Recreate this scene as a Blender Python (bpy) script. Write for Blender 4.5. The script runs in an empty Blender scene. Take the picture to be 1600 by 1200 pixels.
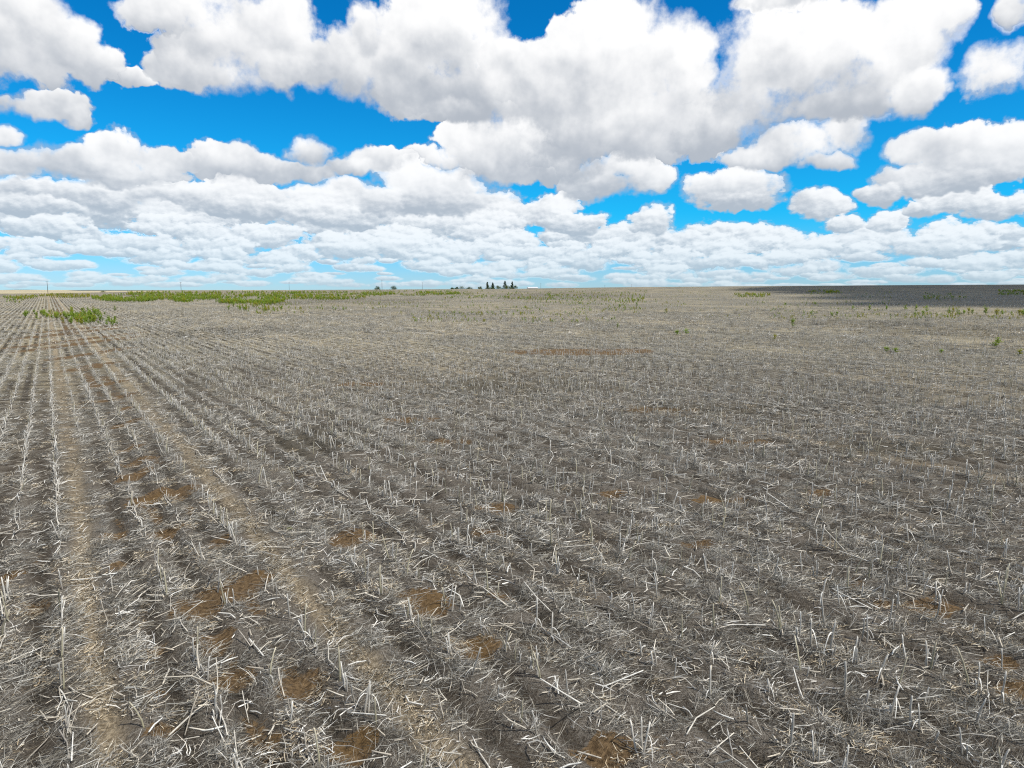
import bpy, bmesh, math, random, os
import numpy as np
from mathutils import Vector, Matrix, Euler

# ------------------------------------------------------------------ camera
sc = bpy.context.scene
F_PX = 1090.0                    # focal length in pixels of a 1600 x 1200 picture
CAM_H = 5.2                      # the drone hovers about five metres up
PITCH = math.atan((600.0 - 452.5) / F_PX)
cam_d = bpy.data.cameras.new("camera")
cam = bpy.data.objects.new("camera", cam_d)
sc.collection.objects.link(cam)
cam.location = (0, 0, CAM_H)
cam.rotation_euler = (math.pi / 2 - PITCH, 0, 0)
cam_d.sensor_width = 36.0
cam_d.lens = 36.0 * F_PX / 1600.0
cam_d.clip_start = 0.1
cam_d.clip_end = 60000.0
sc.camera = cam
CP, SP = math.cos(PITCH), math.sin(PITCH)

def ray(px, py):
    X = (px - 800.0) / F_PX; Y = (py - 600.0) / F_PX
    return (X, CP - Y * SP, -SP - Y * CP)

def az_el(px, py):
    d = ray(px, py); n = math.sqrt(d[0]**2 + d[1]**2 + d[2]**2)
    return math.atan2(d[0], d[1]), math.asin(d[2] / n)

# ------------------------------------------------------------------ light
SUN_EL = math.radians(56.0)
SUN_TO = Vector((0.86, -0.50, 0.0)).normalized() * math.cos(SUN_EL) + Vector((0, 0, math.sin(SUN_EL)))
sun_d = bpy.data.lights.new("sun", 'SUN')
sun_d.energy = 5.0
sun_d.angle = math.radians(0.53)
sun_d.color = (1.0, 0.965, 0.89)
sun = bpy.data.objects.new("sun", sun_d)
sc.collection.objects.link(sun)
sun.rotation_euler = SUN_TO.to_track_quat('Z', 'Y').to_euler()
sun.location = (30, -20, 60)

world = bpy.data.worlds.new("World")
sc.world = world
world.use_nodes = True
WT = world.node_tree
WT.nodes.clear()

class G:
    """small helper that writes node trees"""
    def __init__(self, tree): self.t = tree
    def put(self, sock, v):
        if v is None: return
        if isinstance(v, bpy.types.NodeSocket): self.t.links.new(v, sock)
        else: sock.default_value = v
    def m(self, op, a, b=None, c=None, clamp=False):
        n = self.t.nodes.new("ShaderNodeMath"); n.operation = op; n.use_clamp = clamp
        self.put(n.inputs[0], a); self.put(n.inputs[1], b); self.put(n.inputs[2], c)
        return n.outputs[0]
    def v(self, op, a, b=None, c=None):
        n = self.t.nodes.new("ShaderNodeVectorMath"); n.operation = op
        self.put(n.inputs[0], a); self.put(n.inputs[1], b)
        if c is not None: self.put(n.inputs[2] if op == 'MULTIPLY_ADD' else n.inputs[3], c)
        return n.outputs[1] if op in ('DOT_PRODUCT', 'LENGTH') else n.outputs[0]
    def sep(self, a):
        n = self.t.nodes.new("ShaderNodeSeparateXYZ"); self.put(n.inputs[0], a); return n.outputs
    def com(self, x, y, z=0.0):
        n = self.t.nodes.new("ShaderNodeCombineXYZ")
        for i, q in enumerate((x, y, z)): self.put(n.inputs[i], q)
        return n.outputs[0]
    def ss(self, x, lo, hi, a=0.0, b=1.0):
        n = self.t.nodes.new("ShaderNodeMapRange"); n.interpolation_type = 'SMOOTHSTEP'; n.clamp = False
        for i, q in enumerate((x, lo, hi, a, b)): self.put(n.inputs[i], q)
        return n.outputs[0]
    def lin(self, x, lo, hi, a=0.0, b=1.0):
        n = self.t.nodes.new("ShaderNodeMapRange"); n.interpolation_type = 'LINEAR'
        for i, q in enumerate((x, lo, hi, a, b)): self.put(n.inputs[i], q)
        return n.outputs[0]
    def noise(self, vec, scale, detail=4.0, rough=0.5, dim='3D', dist=0.0, color=False):
        n = self.t.nodes.new("ShaderNodeTexNoise"); n.noise_dimensions = dim
        self.put(n.inputs['Vector'], vec)
        self.put(n.inputs['Scale'], scale); n.inputs['Detail'].default_value = detail
        n.inputs['Roughness'].default_value = rough; n.inputs['Distortion'].default_value = dist
        return n.outputs['Color'] if color else n.outputs['Fac']
    def mix(self, f, a, b, mode='MIX'):
        n = self.t.nodes.new("ShaderNodeMix"); n.data_type = 'RGBA'; n.blend_type = mode
        n.clamp_factor = True
        self.put(n.inputs[0], f); self.put(n.inputs[6], a); self.put(n.inputs[7], b)
        return n.outputs[2]
    def mixf(self, f, a, b):
        n = self.t.nodes.new("ShaderNodeMix"); n.data_type = 'FLOAT'
        self.put(n.inputs[0], f); self.put(n.inputs[2], a); self.put(n.inputs[3], b)
        return n.outputs[0]

def build_sky():
    rnd = random.Random(5)
    g = G(WT)
    tc = WT.nodes.new("ShaderNodeTexCoord")
    d = tc.outputs['Generated']
    dx, dy, dz = g.sep(d)
    sky = WT.nodes.new("ShaderNodeTexSky")
    sky.sky_type = 'NISHITA'
    sky.sun_disc = False
    sky.sun_elevation = SUN_EL
    sky.sun_rotation = math.atan2(SUN_TO.x, SUN_TO.y)
    sky.altitude = 1400.0
    sky.air_density = 1.0
    sky.dust_density = 0.2
    sky.ozone_density = 3.0
    a = g.m('ARCTAN2', dx, dy)
    e = g.m('ARCSINE', dz)
    ep = g.m('MAXIMUM', e, 0.0)
    p = g.com(a, ep, 0.0)
    tint = g.mix(g.ss(ep, 0.0, 0.11), SKY_TINT_LOW, SKY_TINT_MID)
    tint = g.mix(g.ss(ep, 0.10, 0.36), tint, SKY_TINT)
    blue = g.mix(1.0, sky.outputs[0], tint, 'MULTIPLY')
    # detail: rounder high up, finer and flatter towards the horizon
    pl = g.v('MULTIPLY', p, (1.0, 1.9, 1.0))
    low = g.ss(e, 0.170, 0.070)
    n1 = g.noise(p, 15.0, 8.0, 0.61, '2D')
    s1 = g.noise(p, 10.0, 6.0, 0.50, '2D')
    s1s = g.noise(g.v('ADD', p, (0.009, 0.019, 0.0)), 10.0, 5.0, 0.50, '2D')
    n2 = g.noise(pl, 42.0, 6.0, 0.60, '2D')
    n2s = g.noise(g.v('ADD', pl, (0.003, 0.007, 0.0)), 42.0, 4.0, 0.60, '2D')
    n = g.m('MULTIPLY', g.m('SUBTRACT', g.mixf(low, n1, n2), 0.5), g.mixf(low, 1.0, g.lin(e, 0.0, 0.09, 1.1, 0.70)))
    shn = g.mixf(low, g.m('MULTIPLY', g.m('SUBTRACT', s1, s1s), 1.35), g.m('MULTIPLY', g.m('SUBTRACT', n2, n2s), 1.2))
    hz = g.m('POWER', math.e, g.m('MULTIPLY', ep, -17.0))
    above = g.ss(e, -0.004, 0.0)
    hz_a = g.m('MULTIPLY', above, g.m('SUBTRACT', 1.0, g.m('MULTIPLY', hz, 0.30)))
    hz_c = g.m('MULTIPLY', hz, 0.50)

    def shade(g, A, S, shn, hz_a, hz_c, blue):
        """cloud colour over the blue: A how much cloud, S how much of the sun it catches"""
        L = g.m('ADD', S, shn)
        col = g.mix(g.ss(L, 0.04, 1.12), CLOUD_DARK, CLOUD_LIT)
        col = g.mix(hz_c, col, CLOUD_FAR)
        bg = g.t.nodes.new("ShaderNodeBackground")
        bg.inputs[1].default_value = SKY_STRENGTH
        g.t.links.new(g.mix(g.m('MULTIPLY', A, hz_a), blue, col), bg.inputs[0])
        return bg.outputs[0]

    # broken cumulus all round the sky
    gen = g.noise(p, 4.2, 6.0, 0.58, '2D')
    gens = g.noise(g.v('ADD', p, (0.010, 0.030, 0.0)), 4.2, 4.0, 0.58, '2D')
    genD = g.m('MULTIPLY', g.m('SUBTRACT', gen, 0.445), 4.0)
    genA = g.ss(genD, -0.05, 0.35)
    genS = g.m('MULTIPLY_ADD', g.m('SUBTRACT', gen, gens), 2.0, g.ss(genD, 0.0, 1.2, 0.85, 0.45))
    everywhere = shade(g, genA, genS, 0.0, hz_a, hz_c, blue)

    # the heaps of this sky, each a puff with a bright crown and a grey base; far ones first
    puffs = []
    for y in range(301, 448, 2):
        f = (450 - y) / 150.0
        for _ in range(max(1, int(14 - 10 * f))):
            x = rnd.uniform(-250, 1850)
            if f > 0.55 and (x > 930 or rnd.random() < 0.35): continue
            if any(((x - hx) / hrx) ** 2 + ((y - hy) / hry) ** 2 < 1 for hx, hy, hrx, hry in SKY_GAPS): continue
            rx = rnd.uniform(16, 60) * (0.62 + 1.0 * f)
            puffs.append((x, y, rx * 1.15, rx * rnd.uniform(0.26, 0.46) * (0.42 + 0.80 * min(1, f * 1.6)), rnd.uniform(-.14, .10)))
    for q in SKY_CLOUDS: puffs.append(q)
    w1 = g.noise(p, 8.0, 2.0, 0.55, '2D', color=True)
    pw = g.v('MULTIPLY_ADD', g.v('SUBTRACT', w1, (0.5, 0.5, 0.5)), (0.05, 0.03, 0.0), p)
    w2 = g.noise(p, 45.0, 2.0, 0.6, '2D', color=True)
    pw = g.v('MULTIPLY_ADD', g.v('SUBTRACT', w2, (0.5, 0.5, 0.5)), (0.020, 0.016, 0.0), pw)
    pw = g.v('ADD', p, g.v('SCALE', g.v('SUBTRACT', pw, p), None, g.ss(ep, 0.0, 0.12)))
    nA = g.m('MULTIPLY_ADD', n, 2.2, 1.0)
    edge = g.mixf(low, g.ss(g.noise(p, 6.0, 2.0, 0.5, '2D'), 0.36, 0.62, -0.86, -0.25), g.lin(e, 0.0, 0.08, -0.20, -0.62))
    soft = g.mixf(low, 0.05, g.lin(e, 0.0, 0.09, -0.2, -0.62))
    inv = g.m('MULTIPLY', g.ss(g.m('ABSOLUTE', a), 0.84, 0.68), g.ss(e, 0.50, 0.40))

    # one puff laid over what is behind it
    pt = bpy.data.node_groups.new("sky_puff", 'ShaderNodeTree')
    for nm, kd in (('pw', 'Vector'), ('nA', 'Float'), ('A', 'Float'), ('S', 'Float'), ('scale', 'Vector'), ('offset', 'Vector'), ('sun', 'Vector'), ('edge', 'Float'), ('soft', 'Float')):
        pt.interface.new_socket(nm, in_out='INPUT', socket_type='NodeSocket' + kd)
    for nm in 'AS': pt.interface.new_socket(nm, in_out='OUTPUT', socket_type='NodeSocketFloat')
    h = G(pt)
    pi = pt.nodes.new('NodeGroupInput').outputs
    q = h.v('MULTIPLY_ADD', pi[0], pi[4], pi[5])
    dn = h.m('SUBTRACT', pi[1], h.v('DOT_PRODUCT', q, q))
    al = h.ss(dn, -1.16, pi[7])
    blend = h.ss(dn, -1.0, pi[8])
    po = pt.nodes.new('NodeGroupOutput')
    pt.links.new(h.m('MAXIMUM', pi[2], al), po.inputs[0])
    behind = h.mixf(h.ss(pi[2], 0.0, 0.7), h.v('DOT_PRODUCT', q, pi[6]), pi[3])
    pt.links.new(h.mixf(blend, behind, h.v('DOT_PRODUCT', q, pi[6])), po.inputs[1])

    uid = [0]
    def cell_group(a0, a1, e0, e1):
        t = bpy.data.node_groups.new("sky_cell", 'ShaderNodeTree')
        names = ['pw', 'nA', 'shn', 'hz_a', 'hz_c', 'blue', 'inv', 'genA', 'genS', 'edge', 'soft']
        kinds = ['Vector', 'Float', 'Float', 'Float', 'Float', 'Color', 'Float', 'Float', 'Float', 'Float', 'Float']
        for nm, kd in zip(names, kinds):
            t.interface.new_socket(nm, in_out='INPUT', socket_type='NodeSocket' + kd)
        t.interface.new_socket('sky', in_out='OUTPUT', socket_type='NodeSocketShader')
        h = G(t)
        gi = t.nodes.new('NodeGroupInput'); I = {nm: gi.outputs[k] for k, nm in enumerate(names)}
        A, S = 0.0, 0.6
        uid[0] += 1
        for (cx, cy, rx, ry, tone) in puffs:
            ca, ce = az_el(cx, cy)
            sx = F_PX * (1 + ((cx - 800) / F_PX) ** 2) / rx
            sy = F_PX * math.sqrt(1 + ((cx - 800) / F_PX) ** 2) / ry
            ra, re = 1.42 / sx + 0.020 * min(1, ce / .12), 1.42 / sy + 0.012 * min(1, ce / .12)
            if ca + ra < a0 or ca - ra > a1 or ce + re < e0 or ce - re > e1: continue
            sx *= 1 + 2e-5 * uid[0]; sy *= 1 + 2e-5 * uid[0]      # keeps each cell's nodes its own
            nd = t.nodes.new('ShaderNodeGroup'); nd.node_tree = pt
            for k, v in enumerate((I['pw'], I['nA'], A, S, (sx, sy, 0.0), (-ca * sx, -ce * sy, 1.0), (0.08, 0.40, 0.60 + 0.95 * tone) if cy < 300 else (0.10, 0.58, 0.58 + tone), I['edge'], I['soft'])):
                h.put(nd.inputs[k], v)
            A, S = nd.outputs[0], nd.outputs[1]
        A = h.mixf(I['inv'], I['genA'], A); S = h.mixf(I['inv'], I['genS'], S)
        go = t.nodes.new('NodeGroupOutput')
        t.links.new(shade(h, A, S, I['shn'], I['hz_a'], I['hz_c'], I['blue']), go.inputs[0])
        return t

    def use(t):
        nd = WT.nodes.new('ShaderNodeGroup'); nd.node_tree = t
        for k, v in enumerate((pw, nA, shn, hz_a, hz_c, blue, inv, genA, genS, edge, soft)): WT.links.new(v, nd.inputs[k])
        return nd.outputs[0]

    def pick(coord, edges, shaders):
        """a binary choice of the cell that the direction falls into"""
        if len(shaders) == 1: return shaders[0]
        h = len(shaders) // 2
        mx = WT.nodes.new("ShaderNodeMixShader")
        lo, hi = pick(coord, edges[:h + 1], shaders[:h]), pick(coord, edges[h:], shaders[h:])
        WT.links.new(g.m('GREATER_THAN', coord, edges[h]), mx.inputs[0])
        WT.links.new(lo, mx.inputs[1]); WT.links.new(hi, mx.inputs[2])
        return mx.outputs[0]

    ae = [-0.86, -0.52, -0.36, -0.20, -0.04, 0.12, 0.30, 0.48, 0.86]
    ee = [-0.01, 0.04, 0.08, 0.13, 0.21, 0.50]
    cols = []
    for k in range(len(ae) - 1):
        cells = [use(cell_group(ae[k], ae[k + 1], ee[m], ee[m + 1])) for m in range(len(ee) - 1)]
        cols.append(pick(e, ee, cells))
    sector = pick(a, ae, cols)
    mx = WT.nodes.new("ShaderNodeMixShader")
    WT.links.new(g.m('GREATER_THAN', inv, 0.0), mx.inputs[0])
    WT.links.new(everywhere, mx.inputs[1]); WT.links.new(sector, mx.inputs[2])
    out = WT.nodes.new("ShaderNodeOutputWorld")
    WT.links.new(mx.outputs[0], out.inputs[0])

PUFF_EDGE = 2.2
SKY_STRENGTH = 0.1
SKY_TINT = (0.02, 0.90, 1.45, 1)
SKY_TINT_MID = (0.06, 1.08, 1.50, 1)
SKY_TINT_LOW = (0.55, 0.88, 1.30, 1)
k = 1.0 / SKY_STRENGTH
CLOUD_LIT = (1.03 * k, 1.03 * k, 1.03 * k, 1)
CLOUD_DARK = (0.47 * k, 0.51 * k, 0.57 * k, 1)
CLOUD_FAR = (0.52 * k, 0.69 * k, 0.82 * k, 1)
# centre, half widths (picture pixels) and tone of each puff; back ones first
SKY_CLOUDS = [
    (130, 302, 160, 22, 0), (300, 300, 120, 20, .1), (60, 322, 90, 18, -.15), (380, 322, 90, 18, -.15), (490, 332, 70, 24, .05), (560, 342, 60, 20, -.05),
    (860, 330, 50, 30, .1), (900, 346, 60, 20, -.05), (1020, 345, 34, 24, .15), (1280, 320, 48, 24, .1), (1310, 350, 35, 18, .05), (1380, 342, 36, 22, .2),
    (1490, 315, 60, 25, .1), (1440, 325, 40, 15, -.1), (1550, 325, 70, 20, -.05), (1590, 315, 30, 20, .1),
    (650, 285, 60, 35, .34), (710, 290, 60, 36, .3), (680, 318, 100, 25, -.15), (600, 315, 40, 25, .05),
    (1150, 300, 85, 32, .1), (1160, 320, 70, 15, -.2),
    (960, 265, 80, 25, .1), (1010, 280, 55, 28, .1), (930, 290, 70, 22, -.1),
    (175, 235, 70, 28, .32), (30, 255, 60, 30, 0), (80, 250, 80, 28, 0), (250, 250, 60, 28, .1), (330, 250, 60, 30, .05), (180, 270, 150, 22, -.15),
    (485, 240, 42, 26, .05), (400, 268, 80, 22, -.1), (470, 272, 70, 16, -.2), (600, 255, 60, 22, 0), (560, 265, 50, 14, -.1),
    (60, 165, 80, 24, -.05), (110, 180, 30, 18, 0), (5, 210, 35, 17, .2),
    (1500, 235, 80, 38, .1), (1580, 235, 60, 40, .15), (1440, 230, 60, 30, .1), (1540, 265, 90, 25, -.1), (1420, 275, 70, 30, -.05), (1470, 285, 90, 20, -.2), (1370, 300, 50, 18, -.1),
    (1330, 205, 45, 40, .1), (1260, 225, 80, 38, .05), (1200, 248, 70, 22, -.15), (1290, 250, 60, 18, -.2),
    (1560, 105, 75, 45, .26), (1595, 10, 40, 28, 0),
    (1480, 25, 60, 40, .25), (1400, 60, 90, 65, .22), (1290, 60, 100, 55, .34), (1190, 85, 80, 70, .34), (1250, 110, 100, 60, 0), (1350, 125, 110, 55, -.1),
    (1440, 140, 45, 35, .1), (1290, 160, 120, 30, -.25), (1170, 160, 100, 60, -.15), (1100, 200, 90, 50, -.25), (1030, 235, 70, 35, -.25), (1220, 2, 80, 14, 0),
    (960, 60, 85, 65, .42), (880, 85, 50, 45, .3), (1000, 95, 90, 70, .34), (1070, 110, 50, 60, .32), (900, 120, 110, 60, .05), (820, 110, 90, 50, 0),
    (1050, 160, 80, 60, .2), (960, 170, 120, 60, -.1), (850, 170, 110, 55, -.15), (900, 225, 120, 50, -.25), (1000, 210, 110, 55, -.2),
    (800, 215, 60, 35, .15), (730, 225, 60, 35, .2), (680, 250, 50, 25, .1), (770, 255, 100, 35, -.1), (850, 265, 80, 25, -.25),
    (690, 30, 95, 70, .36), (610, 80, 80, 60, .1), (545, 95, 60, 50, 0), (560, 45, 30, 35, .1), (720, 90, 100, 60, 0),
    (640, 130, 100, 40, -.15), (740, 140, 90, 45, -.2), (700, 170, 60, 22, -.2),
    (500, 100, 50, 38, -.08), (120, 62, 56, 42, .05),
    (20, 50, 110, 75, 0), (60, 20, 55, 50, .1), (145, 95, 56, 40, -.05), (262, 20, 72, 30, .1), (345, 70, 90, 72, .05), (440, 60, 62, 66, .1),
    (310, 112, 80, 30, -.1), (195, 122, 56, 16, -.05), (440, 110, 55, 28, -.1),
]
SKY_GAPS = [(520, 295, 60, 14), (380, 348, 40, 10), (790, 305, 50, 18), (800, 325, 30, 10), (985, 352, 26, 16), (1080, 335, 40, 14), (1250, 362, 40, 14), (1060, 300, 40, 20)]
build_sky()
world.cycles.sampling_method = 'NONE'
sc.view_settings.view_transform = 'Standard'
sc.view_settings.look = 'None'
sc.view_settings.exposure = 0.0
sc.view_settings.gamma = 1.0
sc.view_settings.use_curve_mapping = False
sc.cycles.use_denoising = False
sc.cycles.filter_width = 1.15
sc.cycles.max_bounces = 3
sc.cycles.diffuse_bounces = 1
sc.cycles.glossy_bounces = 2
sc.cycles.transparent_max_bounces = 8

# ------------------------------------------------------------------ helpers
COL = sc.collection
rng = np.random.default_rng(11)
random.seed(11)

def _hash(ix, iy, seed):
    h = (ix.astype(np.int64) * 374761393 + iy.astype(np.int64) * 668265263 + seed * 974711) & 0xffffffff
    h = ((h ^ (h >> 13)) * 1274126177) & 0xffffffff
    return ((h ^ (h >> 16)) & 0xffff) / 65535.0

def vnoise(x, y, seed=0):
    x = np.asarray(x, float); y = np.asarray(y, float)
    ix, iy = np.floor(x), np.floor(y); fx, fy = x - ix, y - iy
    ux, uy = fx * fx * (3 - 2 * fx), fy * fy * (3 - 2 * fy)
    a = _hash(ix, iy, seed); b = _hash(ix + 1, iy, seed); c = _hash(ix, iy + 1, seed); d = _hash(ix + 1, iy + 1, seed)
    return (a * (1 - ux) + b * ux) * (1 - uy) + (c * (1 - ux) + d * ux) * uy

def fbm(x, y, seed=0, octaves=4):
    s = 0.0; amp = 0.5; tot = 0.0
    for k in range(octaves):
        s = s + amp * vnoise(x * 2**k + 17.3 * k, y * 2**k - 9.1 * k, seed + k); tot += amp; amp *= 0.5
    return s / tot

def sstep(x, lo, hi):
    t = np.clip((x - lo) / (hi - lo), 0, 1); return t * t * (3 - 2 * t)

# ------------------------------------------------------------------ the lie of the land
ROW_AZ = math.atan2(ray(73, 452.5)[0], ray(73, 452.5)[1])          # the rows run towards this bearing
RD = np.array([math.sin(ROW_AZ), math.cos(ROW_AZ)])                 # along the rows
RN = np.array([RD[1], -RD[0]])                                      # across the rows, to the right
ROW = 0.762                                                         # row spacing

SKYLINE = [(-500, 462), (0, 459), (100, 458), (200, 456), (300, 454.6), (450, 453.2), (600, 452.3), (800, 451.2), (900, 449.6),
           (1000, 448.4), (1200, 446.8), (1400, 445.4), (1600, 444.4), (2200, 443)]
_sa = np.array([az_el(x, y)[0] for x, y in SKYLINE]); _st = np.array([math.tan(az_el(x, y)[1]) for x, y in SKYLINE])
R_CREST = 520.0

def terrain(x, y):
    x = np.asarray(x, float); y = np.asarray(y, float)
    r = np.hypot(x, y); az = np.arctan2(x, y)
    zc = CAM_H + np.interp(az, _sa, _st) * R_CREST * np.cos(np.clip(az, -1, 1)) ** 0
    t = np.clip((r - 40.0) / (R_CREST - 40.0), 0, 1)
    z = zc * t ** 1.6
    out = np.clip(r - R_CREST, 0, None)
    z = z - 0.010 * out * out / (out + 120.0) * (out < 1e9)
    z = np.where(r > R_CREST, np.maximum(z, -3.0 - 0.0 * r), z)
    front = sstep(y, -60.0, 20.0)
    return z * front

def row_q(x, y):
    """distance across the rows in row spacings, row 0 stands left of the left wheel track"""
    return (x * RN[0] + y * RN[1]) / ROW - Q0

_T = np.geomspace(4.0, 2500.0, 1500)
def ground_hit(px, py):
    """where the sight line through a picture point first meets the land"""
    d = ray(px, py)
    gap = CAM_H + d[2] * _T - terrain(d[0] * _T, d[1] * _T)
    k = int(np.argmax(gap < 0)) if (gap < 0).any() else int(np.argmin(gap))
    t = _T[k]
    if gap[k] < 0 and k: t = _T[k - 1] + (_T[k] - _T[k - 1]) * gap[k - 1] / (gap[k - 1] - gap[k])
    return d[0] * t, d[1] * t

Q0 = 0.0
_g = ground_hit(92, 840); Q0 = float(row_q(*_g))
print('row spacing check', [round(float(row_q(*ground_hit(x, 840))), 2) for x in (27, 92, 160, 228, 297, 365, 433)], 'h', CAM_H)

def track(x, y):
    """1 in the two wheel tracks (and fainter ones across the field) covered with tan chaff"""
    q = row_q(x, y); wob = (vnoise(x * 0.25, y * 0.25, 5) - 0.5) * 0.25
    t = np.exp(-((q - 0.52 + wob) / 0.21) ** 2) + 0.9 * np.exp(-((q - 4.66 + wob) / 0.23) ** 2)
    far = np.abs(((q - 4.6 + 12) % 24.0) - 12.0)
    t = t + 0.45 * np.exp(-((far + wob) / 0.35) ** 2) * (np.abs(q - 4.6) > 8)
    return np.clip(t, 0, 1)

# bare soil patches seen in the picture: centre and half widths in its pixels
SOIL = [(388, 912, 30, 24), (320, 940, 38, 30), (300, 955, 30, 14), (470, 1066, 36, 30), (335, 997, 28, 20), (365, 1058, 32, 18), (552, 1160, 36, 30),
        (208, 742, 16, 12), (235, 775, 24, 16), (260, 830, 20, 14), (342, 846, 22, 10), (285, 768, 24, 12), (172, 836, 12, 12), (182, 885, 10, 10),
        (548, 840, 34, 14), (664, 945, 36, 22), (745, 1010, 36, 18), (645, 925, 40, 8), (780, 930, 18, 8), (1455, 950, 48, 11), (1380, 945, 18, 6),
        (955, 1172, 46, 26), (1590, 1078, 28, 16), (1330, 910, 16, 7), (1105, 850, 40, 8), (905, 1170, 20, 10), (50, 945, 20, 12), (240, 1010, 10, 12),
        (240, 1085, 14, 16), (250, 1140, 20, 14), (12, 905, 14, 16), (420, 1150, 24, 14), (205, 700, 14, 8), (195, 660, 10, 8), (165, 600, 10, 8),
        (150, 570, 10, 10), (130, 530, 9, 12), (122, 520, 9, 10), (118, 514, 9, 7), (136, 536, 12, 12), (146, 552, 12, 10), (176, 622, 10, 12), (214, 720, 16, 10), (186, 640, 10, 8), (158, 545, 9, 7), (700, 690, 40, 5), (760, 830, 26, 8), (780, 795, 40, 8), (900, 550, 110, 5), (990, 548, 30, 4),
        (640, 655, 46, 4), (1030, 640, 60, 4), (1150, 690, 60, 5), (560, 600, 40, 3), (1120, 780, 50, 6), (1290, 770, 40, 5), (960, 770, 30, 6), (1560, 1030, 30, 10)]
_soil = []
for (px, py, rx, ry) in SOIL:
    cx, cy = ground_hit(px, py); ex, ey = ground_hit(px + rx, py); fx, fy = ground_hit(px, py - ry)
    _soil.append((cx, cy, max(0.12, math.hypot(ex - cx, ey - cy)), max(0.12, 0.8 * math.hypot(fx - cx, fy - cy))))

def soil(x, y):
    x = np.asarray(x, float); y = np.asarray(y, float)
    wx = (fbm(x * 3.0, y * 3.0, 21, 4) - 0.5) * 0.8; wy = (fbm(x * 3.0, y * 3.0, 31, 4) - 0.5) * 1.1
    s = np.zeros_like(x)
    for (cx, cy, a, b) in _soil:
        m = (np.abs(x - cx) < 2.2 * a + 1) & (np.abs(y - cy) < 2.2 * b + 1)
        if not m.any(): continue
        k = min(1.0, 0.5 * (a + b))
        d = ((x[m] - cx + wx[m] * k) / a) ** 2 + ((y[m] - cy + wy[m] * k) / b) ** 2
        s[m] = np.maximum(s[m], 1 - sstep(d, 0.65, 1.55))
    # broken bare streaks between rows
    q = row_q(x, y); u = x * RD[0] + y * RD[1]
    inter = np.exp(-(((q % 1.0) - 0.5) / 0.22) ** 2)
    band = np.exp(-((q - 3.0) / 0.9) ** 2)
    n = fbm(u * 0.55, q * 0.9, 41, 3)
    s = np.maximum(s, inter * sstep(n + 0.07 * band, 0.68, 0.78) * (0.5 + 0.4 * band))
    return np.clip(s, 0, 1)

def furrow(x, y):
    """narrow dark lines of old residue that run between the rows"""
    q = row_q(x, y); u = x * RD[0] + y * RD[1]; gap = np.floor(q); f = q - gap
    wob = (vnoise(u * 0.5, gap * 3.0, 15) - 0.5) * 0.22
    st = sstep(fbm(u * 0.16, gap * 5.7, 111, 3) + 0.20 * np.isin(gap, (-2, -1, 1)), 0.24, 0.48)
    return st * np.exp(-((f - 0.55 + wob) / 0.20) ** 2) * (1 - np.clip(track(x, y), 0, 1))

# patches where the field is darker (centre and half widths in picture pixels)
_dark_spots = []
for (px, py, rx, ry) in ((1480, 514, 210, 16), (1560, 522, 120, 12), (1330, 505, 120, 8), (880, 463, 150, 6), (560, 471, 150, 6), (330, 520, 90, 14), (820, 600, 160, 16), (1150, 640, 200, 14), (1400, 700, 160, 20), (480, 690, 60, 26)):
    c = ground_hit(px, py); e = ground_hit(px + rx, py); n_, f_ = ground_hit(px, py + ry), ground_hit(px, py - ry)
    _dark_spots.append((c[0], 0.5 * (n_[1] + f_[1]), abs(e[0] - c[0]), 0.5 * abs(f_[1] - n_[1])))

def dark_patch(x, y):
    w = 1 + 0.9 * (fbm(x * 0.11, y * 0.06, 131, 3) - 0.5) + 0.7 * (fbm(x * 0.5, y * 0.5, 135, 3) - 0.5)
    s = np.zeros_like(x)
    for (cx, cy, a, b) in _dark_spots:
        s = np.maximum(s, 1 - sstep(np.sqrt(((x - cx) / a) ** 2 + ((y - cy) / b) ** 2) * w, 0.45, 1.15))
    return s

def relief(x, y):
    r = np.hypot(x, y); f = 1 - sstep(r, 30.0, 75.0)
    q = row_q(x, y)
    z = 0.055 * (fbm(x * 1.7, y * 1.7, 51, 4) - 0.5) + 0.05 * (fbm(x * 5.0, y * 5.0, 61, 3) - 0.5)
    z = z + 0.038 * np.cos(2 * np.pi * q) - 0.035 * track(x, y) - 0.03 * soil(x, y) - 0.055 * furrow(x, y)
    return z * f

def height(x, y):
    return terrain(x, y) + relief(x, y)

# ------------------------------------------------------------------ materials
def material(name):
    m = bpy.data.materials.new(name); m.use_nodes = True
    nt = m.node_tree; b = nt.nodes['Principled BSDF']
    b.inputs['Specular IOR Level'].default_value = 0.15; b.inputs['Roughness'].default_value = 0.85
    return m, G(nt), b

def attr_node(g, name):
    n = g.t.nodes.new('ShaderNodeAttribute'); n.attribute_name = name; return n

def bump(g, b, h, strength, dist):
    n = g.t.nodes.new('ShaderNodeBump'); n.inputs['Strength'].default_value = strength; n.inputs['Distance'].default_value = dist
    g.put(n.inputs['Height'], h); g.t.links.new(n.outputs[0], b.inputs['Normal'])

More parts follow.
